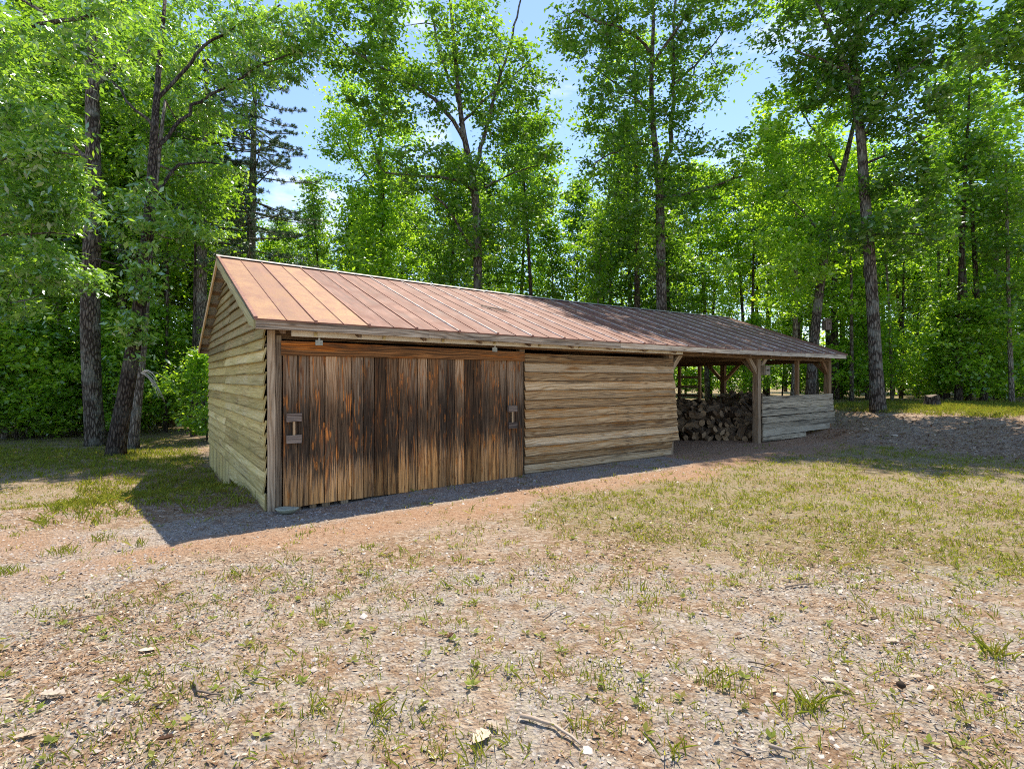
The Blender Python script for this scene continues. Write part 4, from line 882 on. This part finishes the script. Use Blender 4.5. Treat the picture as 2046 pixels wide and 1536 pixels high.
# pine
def pine(name, label, d, px, pybase, pytop, ntier, lo, seed):
    global rng
    rng = np.random.default_rng(seed); random.seed(seed)
    b0 = P(px, pybase, d); g = float(H(b0[0], d)); base = np.array([b0[0], d, g]); top = P(px + 15, pytop, d) - base
    o = thing(name, label, 'tree', base); mb = MB()
    pts, rr = resample([np.array([0, 0, -.2]), np.array([top[0] * .3, 0, top[2] * .5]), top], [.24, .17, .03]); mb.tube(pts, rr, 9)
    V_ = []
    for i in range(ntier):
        f = lo + (1 - lo) * i / ntier; q = pts[min(len(pts) - 1, int(f * len(pts)))]
        for k in range(5):
            a = random.random() * 6.283; L_ = (4.8 * (1 - f) + 1.2) * random.uniform(.7, 1.15)
            dr = np.array([math.cos(a), math.sin(a), random.uniform(-.05, .22)]); e = q + dr * L_; m_ = q + dr * L_ * .5 + np.array([0, 0, -.1])
            mb.tube([q, m_, e], [.035, .024, .008], 5)
            for s_ in range(12):
                u = .3 + .7 * s_ / 12 + random.uniform(-.02, .02); c = (q + (e - q) * u) if u > .5 else q + (m_ - q) * u * 2
                b2 = random.uniform(.2, .7) * (1.15 - u); sd = np.array([-dr[1], dr[0], random.uniform(-.1, .3)]) * random.choice((-1, 1)) * b2
                mb.tube([c, c + sd], [.008, .004], 3)
                for h in (1, .6, .3):
                    cc = c + sd * h; nn = 26; dd = rng.normal(0, 1, (nn, 3)) + sd / (b2 + .01) * .8; dd[:, 2] += .3; dd /= np.linalg.norm(dd, axis=1, keepdims=True)
                    ln = rng.uniform(.09, .16, nn); V_.append(leaf_quads(cc + dd * ln[:, None] * .5, ln, np.full(nn, .0085), dd, rng.normal(0, 1, (nn, 3))))
    mb.build('trunk', M['bark_pale'], o, True); V_ = np.concatenate(V_); fan_mesh('crown', V_, 4, rng.random(len(V_)), M['needle'], o); return o
pine('pine_tree', 'blue-green pine with level tiered branches behind the left end of the roof', 22, 498, 800, 60, 17, .38, 31)
pine('pine_tree', 'shaded pine half hidden by leaves left of the tiered pine', 20, 400, 800, 90, 11, .45, 32)

# background trees and shrubs: one of each kind, then copies with shared data
def proto(kind, seed, h, crown_lo, rx, ncl, per, size, leafm_, barkm, tr=.13, cone=False, spread=.42):
    global rng
    rng = np.random.default_rng(seed); random.seed(seed)
    mb = MB(); lean = rng.normal(0, .35, 2)
    tp = [np.array([0, 0, -.3]), np.array([lean[0] * .4, lean[1] * .4, h * .4]), np.array([lean[0] * 1.5, lean[1] * 1.5, h * .93])]
    pts, rr = resample(tp, [tr * 1.2, tr * .75, .02], .7); mb.tube(pts, rr, 8, irr=.05)
    nodes = [list(p) + [r] for p, r in zip(pts, rr) if p[2] > crown_lo * .7]
    tg = []
    for _ in range(ncl * 3):
        f = random.random() ** .85; z = crown_lo + (h - crown_lo) * f
        rmax = rx * (math.sin(math.pi * min(1, .12 + .88 * f)) ** .6 if not cone else (1 - f) ** .7 + .1)
        a = random.random() * 6.283; q = math.sqrt(random.random()) * rmax * (.7 + .45 * math.sin(3 * a + seed + z))
        tg.append((lean[0] * f * 1.5 + q * math.cos(a), lean[1] * f * 1.5 + q * math.sin(a), z))
        if len(tg) == ncl: break
    tg = np.array(tg); branch_cloud(mb, nodes, tg)
    o = thing(kind, 'x', 'tree'); mb.build('trunk', M[barkm], o, True)
    V_, r_ = leaves(tg, per, spread, size); fan_mesh('crown', V_, 4, r_, M[leafm_], o); return o
def copy_tree(o):
    c = o.copy(); C.objects.link(c)
    for ch in o.children: q = ch.copy(); C.objects.link(q); q.parent = c
    return c
BG = [proto('forest_tree', 41, 13, 4.5, 3.0, 300, 44, .20, 'leaf_bright', 'bark'), proto('forest_tree', 42, 15, 6.5, 3.2, 320, 44, .20, 'leaf', 'bark_dark', .16),
      proto('forest_tree', 43, 11, 1.5, 2.6, 260, 44, .19, 'leaf_bright', 'bark_dark', .09), proto('forest_tree', 44, 14, 4.2, 2.6, 280, 44, .20, 'leaf_deep', 'bark', .14, True)]
SH = [proto('understory_shrub', 51, 3.4, .3, 1.7, 150, 40, .15, 'leaf_bright', 'bark_dark', .03, spread=.3), proto('understory_shrub', 52, 4.6, .5, 1.8, 170, 40, .16, 'leaf_bright', 'bark_dark', .04, spread=.32),
      proto('understory_shrub', 53, 2.6, .15, 1.5, 130, 40, .14, 'leaf_bright', 'bark_dark', .025, spread=.28)]
PO = [proto('thin_tree', 71, 12, 7.5, 1.3, 60, 40, .2, 'leaf_bright', 'bark', .085), proto('thin_tree', 72, 10, 6.0, 1.2, 50, 40, .2, 'leaf', 'bark_pale', .065), proto('thin_tree', 73, 13, 8, 1.4, 60, 40, .2, 'leaf', 'bark_dark', .11)]
usedp = set(); placed = []
MARKS = [(-400, 'at the far left edge'), (30, 'left of the thick grey trunk'), (190, 'between the grey trunk and the creeper-clad tree'), (300, 'between the creeper-clad tree and the gable'), (440, 'behind the gable end of the roof'), (640, 'behind the roof left of the slim poplar'),
         (762, 'between the slim poplar and the central oak'), (953, 'between the central oak and the thin dark trunk'), (1275, 'between the forked oak and the roof end'), (1480, 'behind the low end of the roof'), (1640, 'between the leaning tree and the bank oak'), (1752, 'between the bank oak and the stump'), (1862, 'between the stump and the pointed young tree'), (1965, 'at the right edge beyond the bank')]
ORD = ['nearest', 'second nearest', 'third nearest', 'fourth nearest', 'fifth nearest', 'sixth nearest', 'seventh nearest', 'eighth nearest', 'ninth nearest', 'tenth nearest', 'eleventh nearest', 'twelfth nearest', 'thirteenth nearest', 'fourteenth nearest', 'fifteenth nearest', 'sixteenth nearest', 'farthest']
def relabel():
    by = {}
    for o, px, d, cat in placed:
        k = max(i for i, m_ in enumerate(MARKS) if m_[0] <= px); by.setdefault((k, cat), []).append((d, o))
    for (k, cat), l in by.items():
        l.sort(key=lambda e: e[0])
        for i, (d, o) in enumerate(l): o['label'] = {'shrub': 'leafy shrub ', 'tree': 'leafy forest tree ', 'thin tree': 'thin bare-stemmed tree '}[cat] + MARKS[k][1] + ', ' + ORD[min(i, 16)]
def place(lst, k, px, d, s, label, cat, group, sz=None):
    src = lst[k]
    if id(src) in usedp: o = copy_tree(src)
    else: o = src; usedp.add(id(src))
    x = (px - 1023) / F * d; o.location = (x, d, float(H(x, d))); o.rotation_euler = (0, 0, random.random() * 6.283); o.scale = (s, s, sz or s)
    tag(o, label, cat, group); placed.append((o, px, d, cat)); return o
random.seed(99)
def inside(px, d, m=.8):
    x = (px - 1023) / F * d; t, w = tw(x, d); return (-m < t < 15.3 + m) and (-m < w < W + m + .8)
kinds_c = ['leafy forest tree rising beyond the shed roof', 'leafy forest tree in the woods left of the shed', 'leafy forest tree in the woods right of the shed']
for (lo, hi, n_, dmin, dmax, smin, smax, g) in ((-120, 400, 17, 20.5, 36, .95, 1.3, 1), (420, 1560, 28, 22, 42, .75, 1.08, 0), (1560, 2180, 23, 21, 38, .7, .98, 2)):
    for i in range(n_):
        px = lo + (hi - lo) * (i + random.random()) / n_; d = random.uniform(dmin, dmax)
        if g == 1 and i % 2: d = random.uniform(dmin, dmin + 5)
        if inside(px, d, 1.5): d += 8
        if 1770 < px < 1900 and d < 30: d += 8
        place(BG, random.randrange(4), px, d, random.uniform(smin, smax), kinds_c[g], 'tree', kinds_c[g].replace('tree', 'trees'))
kinds_s = ['leafy shrub in the understory seen past the shed', 'leafy shrub at the wood edge left of the shed', 'leafy shrub at the wood edge right of the shed']
for (lo, hi, n_, dmin, dmax, g) in ((-140, 415, 22, 15.8, 24, 1), (420, 1660, 26, 21, 32, 0), (1680, 2200, 24, 19.8, 32, 2)):
    for i in range(n_):
        px = lo + (hi - lo) * (i + random.random()) / n_; d = random.uniform(dmin, dmax)
        if inside(px, d, 1.6): d = max(d, 24)
        if inside(px, d, 1.6): continue
        place(SH, random.randrange(3), px, d, random.uniform(.8, 1.25), kinds_s[g], 'shrub', kinds_s[g].replace('shrub', 'shrubs'))
for (lo, hi, n_, dmin, dmax) in ((-60, 410, 13, 17, 27), (450, 1600, 16, 22, 34), (1600, 2100, 20, 20, 33)):
    for i in range(n_):
        px = lo + (hi - lo) * (i + random.random()) / n_; d = random.uniform(dmin, dmax)
        if inside(px, d, 1.5): d += 8
        place(PO, random.randrange(3), px, d, random.uniform(.8, 1.2), 'x', 'thin tree', 'thin trunked trees standing in the wood')
relabel()
# bare thin trunks seen between the leaves
for k, (px, d, w_, top, lb) in enumerate(((20, 17, 14, 500, 'leaning pale young trunk at the very left edge'), (62, 17.5, 12, 520, 'thin upright trunk beside the leaning pale one at the left edge'), (330, 19, 9, 420, 'thin straight trunk between the creeper tree and the gable'), (385, 18, 10, 380, 'thin trunk nearest the left side of the gable'),
        (1585, 21, 15, 420, 'straight trunk seen over the low plank wall nearest the open bay post'), (1660, 23, 12, 430, 'trunk seen just past the far corner post of the shed'), (1500, 24, 10, 480, 'slim trunk behind the right part of the roof'), (1215, 26, 8, 440, 'slim trunk behind the roof left of the thin dark trunk'), (1890, 25, 8, 500, 'slim trunk behind the dark stump'), (1800, 25, 8, 520, 'slim trunk between the bank oak and the stump'), (1830, 27, 6, 560, 'very thin stem left of the slim trunk behind the stump'))):
    hero('young_tree', lb, 'tree', d, [(px - (12 if k == 0 else 0), 880, w_), (px + 2, 760, w_ * .9), (px + (18 if k == 0 else 4), 620, w_ * .75), (px + (24 if k == 0 else 6), top, w_ * .4)], [], [(px + 5, top - 10, 0, 60, 50, 20), (px + 10, top + 70, 0, 60, 40, 10)], 'leaf' if k % 2 else 'leaf_bright', 'bark_dark' if k not in (0, 4) else 'bark_pale', seed=60 + k)
# dead curled branch on the left tree
mb = MB(); random.seed(5); b0 = P(282, 745, 13.0)
for k in range(9):
    p = [np.zeros(3)]; a = random.uniform(-.6, .9); q = np.array([.5 * math.cos(a), random.uniform(-.1, .1), .5 * math.sin(a)])
    for j in range(5): p.append(p[-1] + q * .22); q = q + np.array([random.uniform(-.1, .05), random.uniform(-.1, .1), -.16 - .05 * (k % 3)])
    mb.tube(p, [.014, .012, .01, .008, .006, .003], 5)
o = mb.build('dead_branch', M['dead_wood'], None, True); o.location = tuple(b0); tag(o, 'bleached curling dead branch on the leaning creeper-clad tree', 'branch')
# nest box on leaning tree
p = P(1641, 648, 18.1); o = thing('nest_box', 'tan wooden nest box fixed to the leaning tree above the roof', 'nest box', p)
mb = MB(); mb.box(.08, .28, -.13, .10, -.2, .14); mb.build('box_body', M['block_wood'], o)
mb = MB(); mb.board((.06, -.17, .142), (.30, -.17, .142), (0, .30, .06), (0, 0, .02)); mb.build('box_lid', M['block_wood'], o)
mb = MB(); mb.tube([(.21, -.131, .02), (.21, -.138, .02)], .03, 10); mb.build('entrance_hole', M['dark_gap'], o)
# stump
x, d = (1862 - 1023) / F * 17.4, 17.4; mb = MB(); secs = []
for k, (rr, z) in enumerate(((.30, -.1), (.24, .08), (.21, .25), (.205, .36))):
    secs.append([(rr * math.cos(q * .449) * (1 + .1 * math.sin(q * 2.1)), rr * math.sin(q * .449), z + (.05 * math.sin(q * 1.3) if k == 3 else 0)) for q in range(14)])
mb.sweep(secs, capm=1); o = mb.build('tree_stump', [M['bark_dark'], M['block_wood']]); o.location = (x, d, float(H(x, d))); tag(o, 'dark rotting tree stump on top of the bank', 'stump')

# ------------------------------------------------------------------ twigs and single leaves lying about
def stick(px, py, px2, py2, r, label, mid=.12, roofz=None):
    def gp(a, b): d = EYE * F / (b - HY); return np.array([(a - 1023) / F * d, d])
    A, B = gp(px, py), gp(px2, py2); ln = np.linalg.norm(B - A); nrm = np.array([-(B - A)[1], (B - A)[0]]) * mid
    pts = []
    for k in range(7):
        f = k / 6; q = A + (B - A) * f + nrm * math.sin(f * 3.14) * (1 if k % 2 else .8); pts.append(np.array([q[0], q[1], float(H(*q)) + r * 1.2 + .012]))
    base = pts[0].copy(); mb = MB(); mb.tube([p - base for p in pts], [r * (1 - .5 * k / 6) for k in range(7)], 6)
    f = pts[4] - base; mb.tube([f, f + np.array([ln * .12, ln * .1, .015])], [r * .5, r * .25], 4)
    o = mb.build('twig', M['twig_wood'], None, True); o.location = tuple(base); tag(o, label, 'twig')
random.seed(3)
stick(1040, 1436, 1160, 1492, .011, 'thick curved twig on the ground at bottom centre')
stick(392, 1368, 442, 1402, .009, 'short bent twig on the gravel right of the big pale leaf', -.2)
stick(128, 1248, 218, 1232, .007, 'straight pale twig on the left foreground ground', .03)
stick(175, 1330, 238, 1305, .005, 'fine slanting twig below the straight pale twig')
stick(1085, 1240, 1128, 1215, .006, 'small twig on the bare earth in front of the door', .06)
stick(1570, 1180, 1625, 1172, .008, 'pale twig in the thin grass at right', .04)
stick(1495, 1332, 1560, 1350, .006, 'dark thin twig in the right foreground')
stick(1535, 1498, 1580, 1512, .01, 'stubby pale stick near the bottom right of centre', .03)
stick(1460, 1495, 1560, 1500, .004, 'long hair-thin twig above the stubby pale stick', -.15)
stick(1625, 1350, 1655, 1400, .004, 'thin arched twig beside the tall grass tuft', .15)
def bigleaf(px, py, s, rz, label, curl=.4, m_='paleleaf', asp=.5):
    s *= .72; curl *= 1.3
    d = EYE * F / (py - HY); x = (px - 1023) / F * d
    prof = [0, .35, .55, .8, .5, .95, .6, .75, .35, .08]; mb = MB(); n_ = len(prof)
    for k, w in enumerate(prof):
        u = (k / (n_ - 1) - .5) * s
        for q in (-1, 0, 1): mb.v.append((u, q * w * s * asp * .5, .008 + curl * s * (abs(q) * w * .35 + (u / s) ** 2 * .5)))
    for k in range(n_ - 1):
        for j in (0, 1): a = k * 3 + j; mb.face([a, a + 3, a + 4, a + 1], [(0, 0), (1, 0), (1, 1), (0, 1)], (px * 7 % 10) / 10)
    o = mb.build('fallen_leaf', M[m_]); o.location = (x, d, float(H(x, d)) + .004); o.rotation_euler = (0, 0, rz); tag(o, label, 'leaf')
bigleaf(104, 1400, .19, .0, 'large pale curled dead leaf at bottom left', .5)
bigleaf(962, 1475, .15, .9, 'bleached lobed oak leaf at the bottom centre', .5, asp=.8)
bigleaf(985, 1450, .11, -.7, 'second bleached leaf touching the lobed oak leaf', .5)
bigleaf(295, 1303, .15, .2, 'long cream dead leaf left of centre foreground', .2)
bigleaf(1783, 1283, .13, .2, 'whitish narrow leaf in the right middle ground', .3)
bigleaf(1525, 1285, .08, -.6, 'small curled pale leaf right of centre', .5)
bigleaf(1475, 1278, .09, .4, 'rust-brown curled leaf right of centre', .6, 'litter')
bigleaf(900, 1275, .10, 1.0, 'brown dead leaf standing up in the centre foreground', .7, 'litter')
bigleaf(330, 1490, .1, .3, 'orange-brown small leaf at the bottom left', .6, 'litter')
bigleaf(1655, 1365, .11, -.3, 'pale leaf beside the tall grass tuft', .3)
bigleaf(1545, 1388, .07, .5, 'small white leaf left of the tall grass tuft', .4)
bigleaf(1990, 1380, .14, -.5, 'bleached leaf at the right edge of the foreground', .5)
bigleaf(50, 1185 + 300, .13, .5, 'pinkish pale leaf in the bottom left corner', .4)
bigleaf(1830, 1355, .1, 0, 'pale leaf lying next to the round brown cone', .3)
d = EYE * F / (1377 - HY); mb = MB(); secs = []
for k in range(7):
    f = k / 6 * math.pi; secs.append([(.02 * math.sin(f) * math.cos(q * .7854) * (1 + .12 * (q % 2)) + 1e-4 * q, .02 * math.sin(f) * math.sin(q * .7854), .02 - .018 * math.cos(f)) for q in range(8)])
mb.sweep(secs); o = mb.build('seed_cone', M['dark_gap'], None, True); o.location = ((1800 - 1023) / F * d, d, .005); tag(o, 'round dark brown cone on the pale ground at lower right', 'cone')
# twigs on the roof
for (t, w, rz, s, lb) in ((8.7, .8, .3, 1.0, 'forked bare twig lying on the shaded part of the roof'), (4.25, 1.35, -.5, 1.0, 'wispy bundle of twigs lying on the sunny part of the roof')):
    mb = MB(); nb = 2 if s == 1.0 and t > 5 else 7
    for k in range(nb):
        p = []; a = rz + random.uniform(-.5, .5)
        for j in range(7):
            tt = (j - 3) * .09 * s + random.uniform(-.02, .02); ww = math.sin(a) * tt + .05 * math.sin(j * 1.7 + k); xx = tt * math.cos(a)
            p.append(np.array([xx, ww, roof_z(t + xx, w + ww) - roof_z(t, w) + .028 + .01 * (k % 3) + (.03 * math.sin(j * .5) if nb == 2 else 0)]))
        mb.tube(p, [.013, .012, .01, .009, .007, .005, .003] if nb == 2 else .004, 5)
    o = mb.build('twig', M['twig_wood'], None, True); o.location = shed_to_world(t, w, roof_z(t, w)); o.rotation_euler = (0, 0, math.radians(90) - TH); tag(o, lb, 'twig')

# far wood closing the view: uncountable, one mass with real depth
rng = np.random.default_rng(77)
n = 1250; a = rng.uniform(-50, 50, n); d = rng.uniform(44, 80, n); x = np.tan(np.radians(a)) * d
hh = (5.5 + 2.6 * np.sin(x * .21) + 2 * np.sin(x * .07 + 1)) * (1 + .25 * (x < -12)); z = rng.uniform(.1, 1, n) ** .9 * hh
Vf, rf = leaves(np.stack([x, d, z], -1), 48, 1.25, .42, .7, .2, .24); fw = fan_mesh('far_wood', Vf, 4, rf, M['leaf_bright']); fw['kind'] = 'stuff'
